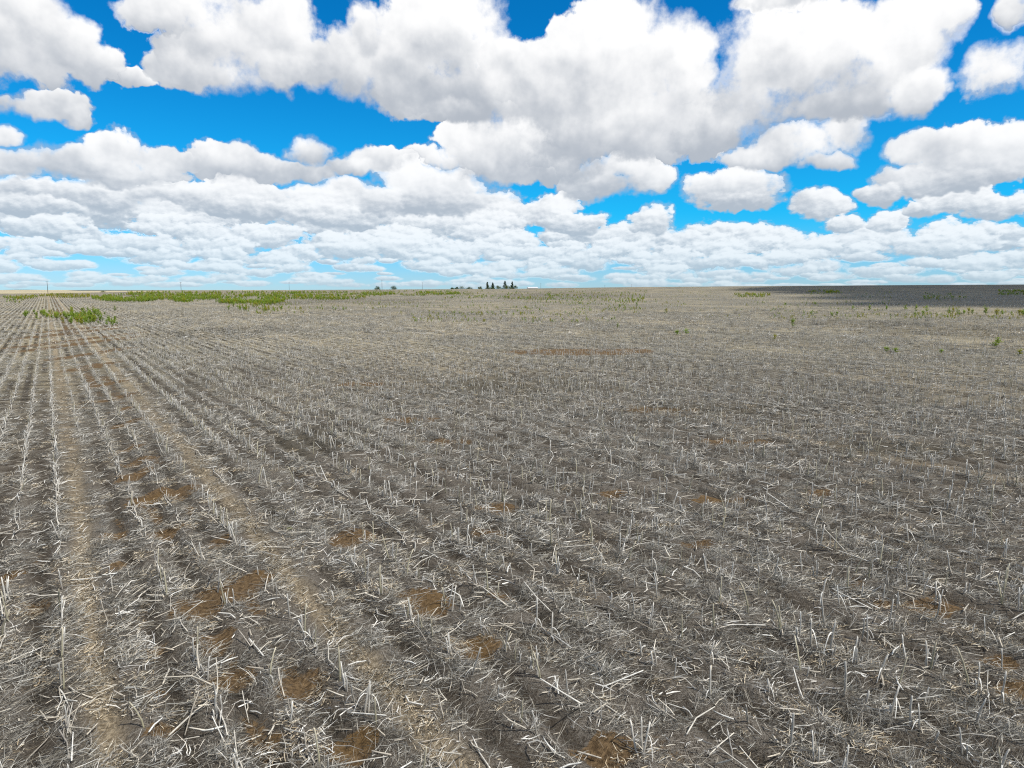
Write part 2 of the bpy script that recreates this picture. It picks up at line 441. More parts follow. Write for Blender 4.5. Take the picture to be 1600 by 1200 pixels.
def ground_material():
    m, g, b = material('stubble_field_soil')
    geo = g.t.nodes.new('ShaderNodeNewGeometry'); P = geo.outputs['Position']
    so = attr_node(g, 'soil').outputs['Fac']; tr = attr_node(g, 'chaff').outputs['Fac']
    zone = attr_node(g, 'zone').outputs['Color']; z_far, z_tan, z_dark = g.sep(zone)
    # fibres of dry residue lying in several directions
    fib = None
    for k, ang in enumerate((0.3, 1.2, 2.1, 2.8)):
        r = g.t.nodes.new('ShaderNodeVectorRotate'); r.rotation_type = 'Z_AXIS'; r.inputs['Angle'].default_value = ang
        g.put(r.inputs['Vector'], P)
        f = g.noise(g.v('MULTIPLY', r.outputs[0], (9.0 + k, 90.0 + 17 * k, 9.0)), 1.0, 2.0, 0.5, '2D')
        fib = f if fib is None else g.m('MAXIMUM', fib, f)
    big = g.noise(P, 0.05, 4.0, 0.55, '2D')
    mid = g.noise(P, 0.45, 4.0, 0.6, '2D')
    fine = g.noise(P, 14.0, 5.0, 0.65, '2D')
    stalkn = g.noise(g.v('MULTIPLY', P, (3.0, 1.2, 1.0)), 1.0, 4.0, 0.7, '2D')
    litter = g.mix(g.ss(fib, 0.50, 0.74), GROUND_DARK, GROUND_STRAW)
    litter = g.mix(g.m('MULTIPLY', g.ss(mid, 0.35, 0.7), 0.5), litter, GROUND_GREY)
    farcol = g.mix(g.ss(big, 0.42, 0.60), FAR_GREY, FAR_TAN)
    farcol = g.mix(g.m('MULTIPLY', g.ss(stalkn, 0.40, 0.68), 0.55), farcol, FAR_DARK)
    farcol = g.mix(g.m('MULTIPLY', g.ss(fine, 0.52, 0.75), 0.35), farcol, (0.40, 0.375, 0.32, 1))
    # each gap between rows has its own mix of residue, and the cut row itself is paler
    qv = g.m('ADD', g.m('MULTIPLY', g.v('DOT_PRODUCT', P, (float(RN[0]), float(RN[1]), 0.0)), 1.0 / ROW), -Q0)
    wn = g.t.nodes.new('ShaderNodeTexWhiteNoise'); wn.noise_dimensions = '1D'; g.put(wn.inputs['W'], g.m('FLOOR', qv))
    farcol = g.mix(g.m('MULTIPLY', g.ss(wn.outputs[0], 0.35, 1.0), 0.55), farcol, FAR_DARK)
    farcol = g.mix(g.m('MULTIPLY', g.ss(wn.outputs[0], 0.25, 0.0), 0.45), farcol, FAR_TAN)
    rl = g.m('ABSOLUTE', g.m('SUBTRACT', g.m('FRACT', g.m('ADD', qv, 0.5)), 0.5))
    farcol = g.mix(g.m('MULTIPLY', g.ss(rl, 0.17, 0.05), g.m('MULTIPLY', g.ss(stalkn, 0.30, 0.55), 0.75)), farcol, (0.40, 0.375, 0.315, 1))
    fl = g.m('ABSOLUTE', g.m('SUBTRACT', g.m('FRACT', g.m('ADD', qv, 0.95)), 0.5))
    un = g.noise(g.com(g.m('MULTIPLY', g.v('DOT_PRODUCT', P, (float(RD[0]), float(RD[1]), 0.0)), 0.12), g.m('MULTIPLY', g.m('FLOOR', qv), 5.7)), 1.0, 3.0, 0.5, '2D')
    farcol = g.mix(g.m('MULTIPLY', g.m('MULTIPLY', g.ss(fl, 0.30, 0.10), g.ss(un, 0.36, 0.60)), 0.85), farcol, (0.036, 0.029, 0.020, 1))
    col = g.mix(z_far, litter, farcol)
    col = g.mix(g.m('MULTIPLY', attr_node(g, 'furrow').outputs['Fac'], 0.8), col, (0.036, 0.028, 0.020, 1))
    chaff = g.mix(g.ss(fine, 0.35, 0.65), (0.16, 0.122, 0.074, 1), (0.40, 0.325, 0.22, 1))
    # the wheel tracks and the bare strip between the pressed rows carry on into the distance
    t1 = g.ss(g.m('ABSOLUTE', g.m('SUBTRACT', qv, 0.52)), 0.36, 0.10); t2 = g.ss(g.m('ABSOLUTE', g.m('SUBTRACT', qv, 4.66)), 0.40, 0.12)
    tr = g.m('MAXIMUM', tr, g.m('MULTIPLY', g.m('MAXIMUM', t1, t2), z_far))
    col = g.mix(g.m('MULTIPLY', tr, 0.85), col, chaff)
    soilc = g.mix(g.ss(fine, 0.3, 0.72), (0.070, 0.046, 0.025, 1), (0.185, 0.124, 0.066, 1))
    soilc = g.mix(g.m('MULTIPLY', g.ss(mid, 0.55, 0.70), 0.6), soilc, (0.135, 0.082, 0.032, 1))
    strip_ = g.m('MULTIPLY', g.ss(g.m('ABSOLUTE', g.m('SUBTRACT', qv, 3.0)), 1.0, 0.75), g.m('MULTIPLY', g.ss(un, 0.44, 0.58), g.ss(rl, 0.14, 0.26)))
    so = g.m('MAXIMUM', so, g.m('MULTIPLY', strip_, g.m('MULTIPLY', z_far, 0.95)))
    sm = g.ss(g.m('MULTIPLY_ADD', g.m('SUBTRACT', fine, 0.5), 0.9, so), 0.30, 0.62)
    col = g.mix(sm, col, soilc)
    col = g.mix(z_tan, col, g.mix(g.ss(big, 0.4, 0.6), (0.36, 0.31, 0.19, 1), (0.44, 0.38, 0.24, 1)))
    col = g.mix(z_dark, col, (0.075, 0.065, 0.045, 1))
    g.t.links.new(col, b.inputs['Base Color'])
    b.inputs['Roughness'].default_value = 0.95; b.inputs['Specular IOR Level'].default_value = 0.05
    bump(g, b, g.m('MULTIPLY_ADD', fine, 1.6, fib), 0.8, 0.03)
    return m

GROUND_DARK = (0.042, 0.032, 0.023, 1)
GROUND_STRAW = (0.25, 0.225, 0.19, 1)
GROUND_GREY = (0.090, 0.075, 0.058, 1)
FAR_GREY = (0.180, 0.164, 0.122, 1)
FAR_TAN = (0.30, 0.255, 0.165, 1)
FAR_DARK = (0.095, 0.083, 0.060, 1)

def dry_material(name, mul=(1, 1, 1), var=0.25):
    """dry straw and stalk: colour kept per piece in 'tone', some change from piece to piece"""
    m, g, b = material(name)
    c = attr_node(g, 'tone').outputs['Color']
    oi = g.t.nodes.new('ShaderNodeObjectInfo').outputs['Random']
    geo = g.t.nodes.new('ShaderNodeTexCoord').outputs['Object']
    n = g.noise(geo, 28.0, 3.0, 0.6)
    f = g.m('MULTIPLY', g.lin(oi, 0, 1, 1 - var, 1 + var), g.lin(n, 0.25, 0.75, 0.72, 1.18))
    c = g.v('SCALE', g.v('MULTIPLY', c, mul), None, f)
    g.t.links.new(c, b.inputs['Base Color'])
    b.inputs['Roughness'].default_value = 0.7
    return m

def leaf_material(name, a, bcol):
    m, g, b = material(name)
    oi = g.t.nodes.new('ShaderNodeObjectInfo').outputs['Random']
    c = attr_node(g, 'tone').outputs['Fac']
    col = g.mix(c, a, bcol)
    col = g.mix(g.m('MULTIPLY', oi, 0.35), col, (0.16, 0.17, 0.02, 1))
    g.t.links.new(col, b.inputs['Base Color'])
    b.inputs['Roughness'].default_value = 0.55
    tl = g.t.nodes.new('ShaderNodeBsdfTranslucent'); g.t.links.new(col, tl.inputs[0])
    mx = g.t.nodes.new('ShaderNodeMixShader'); mx.inputs[0].default_value = 0.42
    out = [n for n in g.t.nodes if n.type == 'OUTPUT_MATERIAL'][0]
    g.t.links.new(b.outputs[0], mx.inputs[1]); g.t.links.new(tl.outputs[0], mx.inputs[2]); g.t.links.new(mx.outputs[0], out.inputs[0])
    return m

def plain(name, col, rough=0.8, scale=3.0, amount=0.25):
    m, g, b = material(name)
    tcn = g.t.nodes.new('ShaderNodeTexCoord').outputs['Object']
    n = g.noise(tcn, scale, 4.0, 0.6)
    c2 = tuple(q * (1 - amount) for q in col[:3]) + (1,)
    g.t.links.new(g.mix(n, c2, col), b.inputs['Base Color'])
    b.inputs['Roughness'].default_value = rough
    return m

M_STRAW = dry_material('dry_straw', var=0.22)
M_STALK = dry_material('weathered_stalk', var=0.22)
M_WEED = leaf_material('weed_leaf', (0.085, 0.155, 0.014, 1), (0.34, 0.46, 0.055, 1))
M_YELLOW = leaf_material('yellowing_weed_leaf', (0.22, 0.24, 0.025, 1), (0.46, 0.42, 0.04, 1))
M_STEM = plain('weed_stem', (0.10, 0.12, 0.04, 1))
M_NEEDLE = leaf_material('conifer_needles', (0.022, 0.050, 0.024, 1), (0.055, 0.105, 0.045, 1))
M_TREELEAF = leaf_material('broad_leaf', (0.030, 0.065, 0.016, 1), (0.085, 0.145, 0.036, 1))
M_BARK = plain('bark', (0.10, 0.075, 0.055, 1))
M_POLE = plain('tarred_pole_wood', (0.085, 0.065, 0.05, 1))
M_METAL = plain('grey_metal', (0.35, 0.36, 0.38, 1), 0.5)
M_WHITE = plain('white_painted_metal', (0.78, 0.78, 0.76, 1), 0.5, 1.0, 0.08)
M_ROOF = plain('pale_metal_roof', (0.55, 0.56, 0.57, 1), 0.45, 1.0, 0.12)
M_DARK = plain('dark_opening', (0.03, 0.03, 0.032, 1))
M_TANHILL = plain('dry_wheat_field', (0.42, 0.36, 0.235, 1), 0.9, 0.004, 0.2)
M_FARHILL = plain('far_hill_hazed', (0.10, 0.125, 0.12, 1), 0.9, 0.002, 0.35)  # blue-green haze of the distance put into the hill colour

# ------------------------------------------------------------------ mesh builders
def mesh_from(name, verts, faces, mat, tone=None, smooth=False):
    me = bpy.data.meshes.new(name)
    verts = np.asarray(verts, np.float32).reshape(-1, 3)
    if isinstance(faces, np.ndarray):
        nf, k = faces.shape
        me.vertices.add(len(verts)); me.vertices.foreach_set('co', verts.ravel())
        me.loops.add(nf * k); me.loops.foreach_set('vertex_index', faces.astype(np.int32).ravel())
        me.polygons.add(nf); me.polygons.foreach_set('loop_start', np.arange(0, nf * k, k, dtype=np.int32))
        me.polygons.foreach_set('loop_total', np.full(nf, k, np.int32))
        me.update(calc_edges=True)
    else:
        me.from_pydata(verts.tolist(), [], [list(map(int, f)) for f in faces]); me.update()
    if tone is not None:
        t = np.asarray(tone, np.float32)
        at = me.attributes.new('tone', 'FLOAT_COLOR', 'POINT')
        at.data.foreach_set('color', np.c_[t, np.ones(len(t), np.float32)].astype(np.float32).ravel())
    if smooth: me.polygons.foreach_set('use_smooth', np.ones(len(me.polygons), bool))
    if mat is not None: me.materials.append(mat)
    return me

def put(name, me, loc=(0, 0, 0), rot=(0, 0, 0), scale=1.0, parent=None, **props):
    o = bpy.data.objects.new(name, me); COL.objects.link(o)
    o.location = loc; o.rotation_euler = rot; o.scale = (scale,) * 3 if np.isscalar(scale) else scale
    if parent is not None: o.parent = parent
    for k, v in props.items():
        if v is not None: o[k] = v
    return o

def tube(points, radii, sides=6, cap=True, rag=0.0, r=random):
    """a tube through points, radii per point; rag makes the last ring uneven like torn fibre"""
    V, F = [], []
    P = [Vector(p) for p in points]
    for i, p in enumerate(P):
        d = (P[min(i + 1, len(P) - 1)] - P[max(i - 1, 0)]).normalized()
        s = d.cross(Vector((0.3, 0.2, 1.0)) if abs(d.z) < 0.9 else Vector((1, 0.2, 0))).normalized(); t = d.cross(s)
        for k in range(sides):
            a = 2 * math.pi * k / sides
            q = p + (s * math.cos(a) + t * math.sin(a)) * radii[i]
            if rag and i == len(P) - 1: q = q + d * r.uniform(-rag, rag)
            V.append(q)
        if i:
            b0, b1 = (i - 1) * sides, i * sides
            for k in range(sides):
                F.append((b0 + k, b0 + (k + 1) % sides, b1 + (k + 1) % sides, b1 + k))
    if cap:
        F.append(tuple(range(sides))[::-1]); n = (len(P) - 1) * sides; F.append(tuple(range(n, n + sides)))
    return V, F

def merge(parts):
    V, F, T = [], [], []
    for (v, f, t) in parts:
        o = len(V); V += list(v); F += [tuple(i + o for i in q) for q in f]; T += [t] * len(v) if not isinstance(t, list) else t
    return V, F, T

def ribbons(n, rg, radius, length, width, tilt, colours, zmax=0.03, curl=0.25, heading=None, spread=math.pi):
    """n dry leaf shreds and straws lying about the origin; returns verts, quads, tones"""
    rr = radius * np.sqrt(rg.random(n)); aa = rg.random(n) * 2 * np.pi
    c = np.stack([rr * np.cos(aa), rr * np.sin(aa), rg.random(n) ** 2 * zmax], 1)
    th = rg.random(n) * 2 * np.pi if heading is None else heading + rg.normal(0, spread, n)
    L = length[0] + (length[1] - length[0]) * rg.random(n) ** 1.8
    W = width[0] + (width[1] - width[0]) * rg.random(n) ** 1.5
    el = np.abs(rg.normal(0, 1, n)) * tilt
    d = np.stack([np.cos(th) * np.cos(el), np.sin(th) * np.cos(el), np.sin(el)], 1)
    roll = rg.random(n) * np.pi
    s0 = np.stack([-np.sin(th), np.cos(th), np.zeros(n)], 1); u0 = np.cross(d, s0)
    s = s0 * np.cos(roll * 0.5)[:, None] + u0 * np.sin(roll * 0.5)[:, None]
    bend = (rg.normal(0, curl, (n, 1)) * s0 + rg.normal(0, curl * 0.4, (n, 1)) * u0) * L[:, None]
    mids = c + d * L[:, None] * 0.5 + bend * 0.5
    ends = c + d * L[:, None]
    lift = np.maximum(0, 0.004 - np.minimum(np.minimum(mids[:, 2], ends[:, 2]), c[:, 2]))
    V = np.empty((n, 6, 3))
    for k, (p, wf) in enumerate(((c, 0.8), (mids, 1.0), (ends, 0.35))):
        p = p.copy(); p[:, 2] += lift
        V[:, 2 * k] = p - s * (W * wf)[:, None] * 0.5; V[:, 2 * k + 1] = p + s * (W * wf)[:, None] * 0.5
    b = (np.arange(n) * 6)[:, None]
    F = np.concatenate([b + np.array([[0, 1, 3, 2]]), b + np.array([[2, 3, 5, 4]])], 0)
    ci = rg.integers(0, len(colours), n); T = np.repeat(np.asarray(colours)[ci] * (0.75 + 0.5 * rg.random((n, 1))), 6, 0)
    return V.reshape(-1, 3), F, T

def scatter(name, protos, x, y, z, rotz, scale, index, tilt=None, **props):
    """one object that shows a copy of protos[index] at every point"""
    pts = bpy.data.meshes.new(name)
    n = len(x)
    pts.vertices.add(n); pts.vertices.foreach_set('co', np.stack([x, y, z], 1).astype(np.float32).ravel())
    tx = np.zeros(n) if tilt is None else tilt[0]; ty = np.zeros(n) if tilt is None else tilt[1]
    at = pts.attributes.new('turn', 'FLOAT_VECTOR', 'POINT'); at.data.foreach_set('vector', np.stack([tx, ty, rotz], 1).astype(np.float32).ravel())
    at = pts.attributes.new('size', 'FLOAT', 'POINT'); at.data.foreach_set('value', np.asarray(scale, np.float32))
    at = pts.attributes.new('pick', 'INT', 'POINT'); at.data.foreach_set('value', np.asarray(index, np.int32))
    o = put(name, pts, **props)
    col = bpy.data.collections.new(name + '_pieces')
    for k, me in enumerate(protos):
        p = bpy.data.objects.new('%s_piece_%02d' % (name, k), me); col.objects.link(p)
    t = bpy.data.node_groups.new(name + '_scatter', 'GeometryNodeTree')
    t.interface.new_socket('Geometry', in_out='INPUT', socket_type='NodeSocketGeometry')
    t.interface.new_socket('Geometry', in_out='OUTPUT', socket_type='NodeSocketGeometry')
    N = t.nodes.new; K = t.links.new
    gi, go = N('NodeGroupInput'), N('NodeGroupOutput')
    ci = N('GeometryNodeCollectionInfo'); ci.inputs['Collection'].default_value = col
    ci.inputs['Separate Children'].default_value = True; ci.inputs['Reset Children'].default_value = True
    ip = N('GeometryNodeInstanceOnPoints'); ip.inputs['Pick Instance'].default_value = True
    def na(nm, ty):
        q = N('GeometryNodeInputNamedAttribute'); q.data_type = ty; q.inputs['Name'].default_value = nm; return q.outputs['Attribute']
    e2r = N('FunctionNodeEulerToRotation')
    K(gi.outputs[0], ip.inputs['Points']); K(ci.outputs[0], ip.inputs['Instance']); K(na('pick', 'INT'), ip.inputs['Instance Index'])
    K(na('turn', 'FLOAT_VECTOR'), e2r.inputs[0]); K(e2r.outputs[0], ip.inputs['Rotation']); K(na('size', 'FLOAT'), ip.inputs['Scale'])
    K(ip.outputs[0], go.inputs[0])
    md = o.modifiers.new('scatter', 'NODES'); md.node_group = t
    return o

# ------------------------------------------------------------------ ground sheet
def graded(lo, fine_lo, fine_hi, hi, step, grow):
    a = list(np.arange(fine_lo, fine_hi + 1e-6, step)); s = step
    while a[-1] < hi: s *= grow; a.append(a[-1] + s)
    s = step; b = [a[0]]
    while b[-1] > lo: s *= grow; b.append(b[-1] - s)
    return np.array(b[:0:-1] + a)

def build_ground():
    xs = graded(-14000, -8.0, 10.0, 14000, 0.10, 1.045)
    ys = graded(-3000, 6.0, 20.0, 14000, 0.10, 1.035)
    X, Y = np.meshgrid(xs, ys)
    x, y = X.ravel(), Y.ravel()
    z = height(x, y)
    nx, ny = len(xs), len(ys)
    i = np.arange(nx * ny).reshape(ny, nx)
    F = np.stack([i[:-1, :-1].ravel(), i[:-1, 1:].ravel(), i[1:, 1:].ravel(), i[1:, :-1].ravel()], 1)
    me = mesh_from('ground', np.stack([x, y, z], 1), F, ground_material(), smooth=True)
    r = np.hypot(x, y); az = np.arctan2(x, y)
    me.attributes.new('soil', 'FLOAT', 'POINT').data.foreach_set('value', (soil(x, y) * (1 - sstep(r, 110, 200))).astype(np.float32))
    me.attributes.new('chaff', 'FLOAT', 'POINT').data.foreach_set('value', (track(x, y) * (1 - sstep(r, 110, 240))).astype(np.float32))
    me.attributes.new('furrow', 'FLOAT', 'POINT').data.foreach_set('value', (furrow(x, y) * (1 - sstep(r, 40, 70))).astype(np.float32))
    far = sstep(r, 14, 70)
    tan = sstep(r, 1150, 1250); dark = np.maximum(sstep(r, 640, 700) * (1 - tan), 0.5 * dark_patch(x, y))
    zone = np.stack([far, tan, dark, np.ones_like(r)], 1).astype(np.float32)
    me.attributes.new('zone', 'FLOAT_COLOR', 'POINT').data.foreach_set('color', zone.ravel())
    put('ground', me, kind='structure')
    print('ground verts', nx * ny)
build_ground()

# ------------------------------------------------------------------ far hills
def ridge(name, px0, px1, dist, tops, depth, mat):
    """a long low hill: height profile along its length, rounded across"""
    xs = np.linspace(px0, px1, 60); V = []; F = []
    prof = [(-1, 0.0), (-0.6, 0.55), (-0.25, 0.92), (0, 1.0), (0.35, 0.85), (1, 0.0)]
    for px in xs:
        d = ray(px, 452.5); k = dist / math.hypot(d[0], d[1])
        top = np.interp(px, [t[0] for t in tops], [t[1] for t in tops])
        e = az_el(px, top)[1]
        h = CAM_H + math.tan(e) * dist + 6.0
        for (o, f) in prof:
            kk = (dist + o * depth) / math.hypot(d[0], d[1])
            V.append((d[0] * kk, d[1] * kk, -6.0 + h * f))
    m = len(prof)
    for i in range(len(xs) - 1):
        for j in range(m - 1):
            a = i * m + j; F.append((a, a + m, a + m + 1, a + 1))
    put(name, mesh_from(name, V, F, mat, smooth=True), kind='structure')

ridge('hill_tan', -500, 420, 3000, [(-500, 455), (0, 453.2), (60, 452.9), (110, 454), (150, 454.8), (300, 456), (420, 457)], 900, M_TANHILL)
ridge('hill_far', -300, 620, 6500, [(-300, 455), (0, 453.4), (20, 452.5), (55, 452.6), (80, 454), (105, 453.8), (130, 452.9), (200, 453.2), (330, 453.6), (620, 455)], 900, M_FARHILL)

# ------------------------------------------------------------------ cloud that shades the far slope (it floats above, out of the picture)
def lumpy(center, radii, rg, sub=4, amp=0.18):
    bm = bmesh.new(); bmesh.ops.create_icosphere(bm, subdivisions=sub, radius=1.0)
    V = np.array([v.co[:] for v in bm.verts]); F = [[v.index for v in f.verts] for f in bm.faces]; bm.free()
    n = np.zeros(len(V))
    for k in range(60):
        c = rg.normal(0, 1, 3); c /= np.linalg.norm(c); w = rg.uniform(0.15, 0.5)
        n += amp * np.exp(-np.sum((V - c) ** 2, 1) / (w * w))
    V = V * (1 + n)[:, None]; V[:, 2] = np.where(V[:, 2] < -0.35, -0.35 + 0.2 * (V[:, 2] + 0.35), V[:, 2])
    return V * np.asarray(radii) + np.asarray(center), F

def shade_cloud(spots, alt, label):
    off = SUN_TO * (alt / SUN_TO.z)
    root = bpy.data.objects.new('cloud', None); COL.objects.link(root)
    cx, cy = np.mean([s[0] for s in spots]), np.mean([s[1] for s in spots])
    root.location = (cx + off.x, cy + off.y, alt); root['label'] = label; root['category'] = 'cloud'
    rg = np.random.default_rng(4)
    for (x, y, r) in spots:
        v, f = lumpy((x - cx, y - cy, rg.uniform(0, 40)), (r, r * 0.9, r * 0.5), rg)
        put('billow', mesh_from('billow', v, f, M_CLOUD, smooth=True), parent=root)
M_CLOUD = plain('cloud_white', (0.85, 0.86, 0.88, 1), 1.0, 0.01, 0.04)

# ------------------------------------------------------------------ stalks and litter pieces
GREY = [(0.48, 0.46, 0.405), (0.36, 0.345, 0.30), (0.60, 0.575, 0.515), (0.32, 0.295, 0.25), (0.26, 0.245, 0.215), (0.15, 0.138, 0.115), (0.20, 0.19, 0.168), (0.070, 0.064, 0.054), (0.045, 0.041, 0.034), (0.36, 0.325, 0.255), (0.10, 0.09, 0.073)]
TAN = [(0.47, 0.385, 0.26), (0.38, 0.30, 0.195), (0.55, 0.47, 0.345), (0.24, 0.185, 0.12), (0.46, 0.42, 0.35), (0.60, 0.55, 0.45), (0.14, 0.115, 0.08)]
PALE = (0.66, 0.64, 0.585); PALE2 = (0.53, 0.47, 0.375); OLD = (0.33, 0.295, 0.25); OLIVE = (0.34, 0.31, 0.20)

def stalk_mesh(rg, h, rad, lean, tone, top_tone, name='stubble_stalk', sides=6):
    """an upright cut stalk: flared root collar, swollen nodes, a slight bend and a torn top"""
    n = 7; bx, by = rg.uniform(-lean, lean), rg.uniform(-lean, lean)
    pts, rad_, ton = [], [], []
    for i in range(n):
        t = i / (n - 1)
        pts.append((bx * t * t * h + rg.uniform(-.004, .004), by * t * t * h + rg.uniform(-.004, .004), -0.04 + t * (h + 0.04)))
        k = 1.55 if i == 0 else 1.0
        if i in (2, 4): k = 1.22
        rad_.append(rad * k * (1 - 0.22 * t))
    V, F = tube(pts, rad_, sides, True, rad * 1.6, rg)
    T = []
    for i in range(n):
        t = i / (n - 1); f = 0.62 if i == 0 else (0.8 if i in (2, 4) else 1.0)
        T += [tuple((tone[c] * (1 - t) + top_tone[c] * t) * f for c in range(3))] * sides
    return V, F, T, pts

def strip(p, d, length, width, droop, tone, rg):
    """a hanging dry leaf strip"""
    p = Vector(p); d = Vector(d).normalized(); s = d.cross(Vector((0, 0, 1))).normalized() * width / 2
    V, F = [], []
    for i in range(5):
        t = i / 4
        q = p + d * length * t + Vector((0, 0, -droop * t * t * length + 0.12 * length * math.sin(t * 3)))
        s2 = Matrix.Rotation(rg.uniform(-.4, .4), 3, d) @ s
        w = (1 - 0.75 * t)
        V += [q - s2 * w, q + s2 * w]
        if i: F.append((2 * i - 2, 2 * i - 1, 2 * i + 1, 2 * i))
    return V, F, [tone] * len(V)

def lying_mesh(rg, L, rad, bendy, tone, sides=6):
    """a broken stalk lying on the ground along +x, kinked at a node, both ends torn"""
    n = 7; kink = rg.choice((2, 3, 4)); ang = rg.uniform(-bendy, bendy); dz = rg.uniform(0.0, 0.25)
    pts, rr = [], []; p = Vector((0, 0, rad)); a = 0.0; up = rg.uniform(-0.02, 0.05)
    for i in range(n):
        pts.append(tuple(p)); k = 1.2 if i in (2, 4) else 1.0
        rr.append(rad * k * (1 - 0.25 * i / (n - 1)))
        if i == kink: a += ang; up += rg.uniform(-0.12, 0.20) * min(1, bendy * 2)
        p = p + Vector((math.cos(a), math.sin(a), up)) * (L / (n - 1))
        if p.z < rad * 0.8: p.z = rad * 0.8
    V, F = tube(pts, rr, sides, True, rad * 2.0, rg)
    T = []
    for i in range(n):
        f = 0.78 if i in (2, 4) else rg.uniform(0.92, 1.06)
        T += [tuple(c * f for c in tone)] * sides
    return V, F, T, pts

rgs = random.Random(77)
def lerp3(a, b, t): return tuple(a[i] * (1 - t) + b[i] * t for i in range(3))
STAND, STAND_LEAF = [], []
for k in range(18):
    tone = lerp3(OLD, PALE2, 0.7 * rgs.random()); top = lerp3(OLD, PALE, rgs.uniform(.35, 1.0))
    if k % 6 == 5: tone, top = OLIVE, lerp3(OLIVE, PALE2, .6)
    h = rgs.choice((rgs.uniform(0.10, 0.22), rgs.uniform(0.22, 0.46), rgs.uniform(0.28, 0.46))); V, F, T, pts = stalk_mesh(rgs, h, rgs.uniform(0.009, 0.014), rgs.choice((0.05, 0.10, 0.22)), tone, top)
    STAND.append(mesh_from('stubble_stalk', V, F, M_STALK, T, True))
    p = pts[rgs.choice((2, 3, 4))]; a = rgs.uniform(0, 6.28)
    V, F, T = strip(p, (math.cos(a), math.sin(a), rgs.uniform(-.2, .5)), rgs.uniform(0.10, 0.26), rgs.uniform(0.010, 0.022), rgs.uniform(0.5, 1.2), lerp3((0.42, 0.40, 0.37), PALE, rgs.random()), rgs)
    STAND_LEAF.append(mesh_from('leaf_strip', V, F, M_STALK, T, True))
LIE = []
for k in range(18):
    tone = lerp3(PALE2, PALE, rgs.random()) if k % 3 else lerp3(OLD, PALE2, rgs.random())
    V, F, T, pts = lying_mesh(rgs, rgs.uniform(0.22, 0.62) * (1.0 if k < 14 else 1.25), rgs.uniform(0.0065, 0.0120), rgs.choice((0.12, 0.3, 0.9)), tone)
    LIE.append(mesh_from('broken_stalk', V, F, M_STALK, T, True))

CHUNK = []
for k in range(10):
    tone = lerp3(PALE2, PALE, rgs.random()) if k % 3 else lerp3(OLD, PALE2, rgs.random())
    V, F, T, pts = lying_mesh(rgs, rgs.uniform(0.07, 0.24), rgs.uniform(0.006, 0.0115), rgs.choice((0.1, 0.4)), tone, 5)
    CHUNK.append(mesh_from('stalk_chunk', V, F, M_STALK, T, True))

# litter clumps
LIT_GREY, LIT_TAN, LIT_TUFT = [], [], []
for k in range(10):
    v, f, t = ribbons(54, rng, 0.21, (0.04, 0.30), (0.0026, 0.0066), 0.18, GREY, 0.055, 0.16)
    LIT_GREY.append(mesh_from('litter', v, f, M_STRAW, t))
for k in range(6):
    v, f, t = ribbons(90, rng, 0.20, (0.02, 0.12), (0.004, 0.011), 0.20, TAN, 0.02, 0.2)
    LIT_TAN.append(mesh_from('chaff', v, f, M_STRAW, t))
for k in range(6):
    v, f, t = ribbons(70, rng, 0.10, (0.08, 0.30), (0.002, 0.0045), 0.75, GREY + [(0.50, 0.48, 0.44)], 0.03, 0.22)
    LIT_TUFT.append(mesh_from('dry_tuft', v, f, M_STRAW, t))

LIT_DARK = []
for k in range(6):
    v, f, t = ribbons(70, rng, 0.20, (0.04, 0.22), (0.0022, 0.0050), 0.14, [(c[0] * .40, c[1] * .385, c[2] * .36) for c in GREY], 0.045, 0.16)
    LIT_DARK.append(mesh_from('old_litter', v, f, M_STRAW, t))
LIT_SHRED = []
for k in range(6):
    v, f, t = ribbons(20, rng, 0.26, (0.05, 0.26), (0.005, 0.014), 0.22, [PALE, (0.60, 0.575, 0.53), (0.50, 0.45, 0.375), (0.66, 0.62, 0.55)], 0.05, 0.3)
    LIT_SHRED.append(mesh_from('leaf_shred', v, f, M_STRAW, t))
AZ_R = math.radians(43)
def wedge(r0, r1, density):
    """random points on the part of the field that the drone looks over"""
    n = int(density * AZ_R * (r1 * r1 - r0 * r0)); n = max(n, 1)
    r = np.sqrt(rng.random(n) * (r1 * r1 - r0 * r0) + r0 * r0); a = (rng.random(n) * 2 - 1) * AZ_R
    return r * np.sin(a), r * np.cos(a)

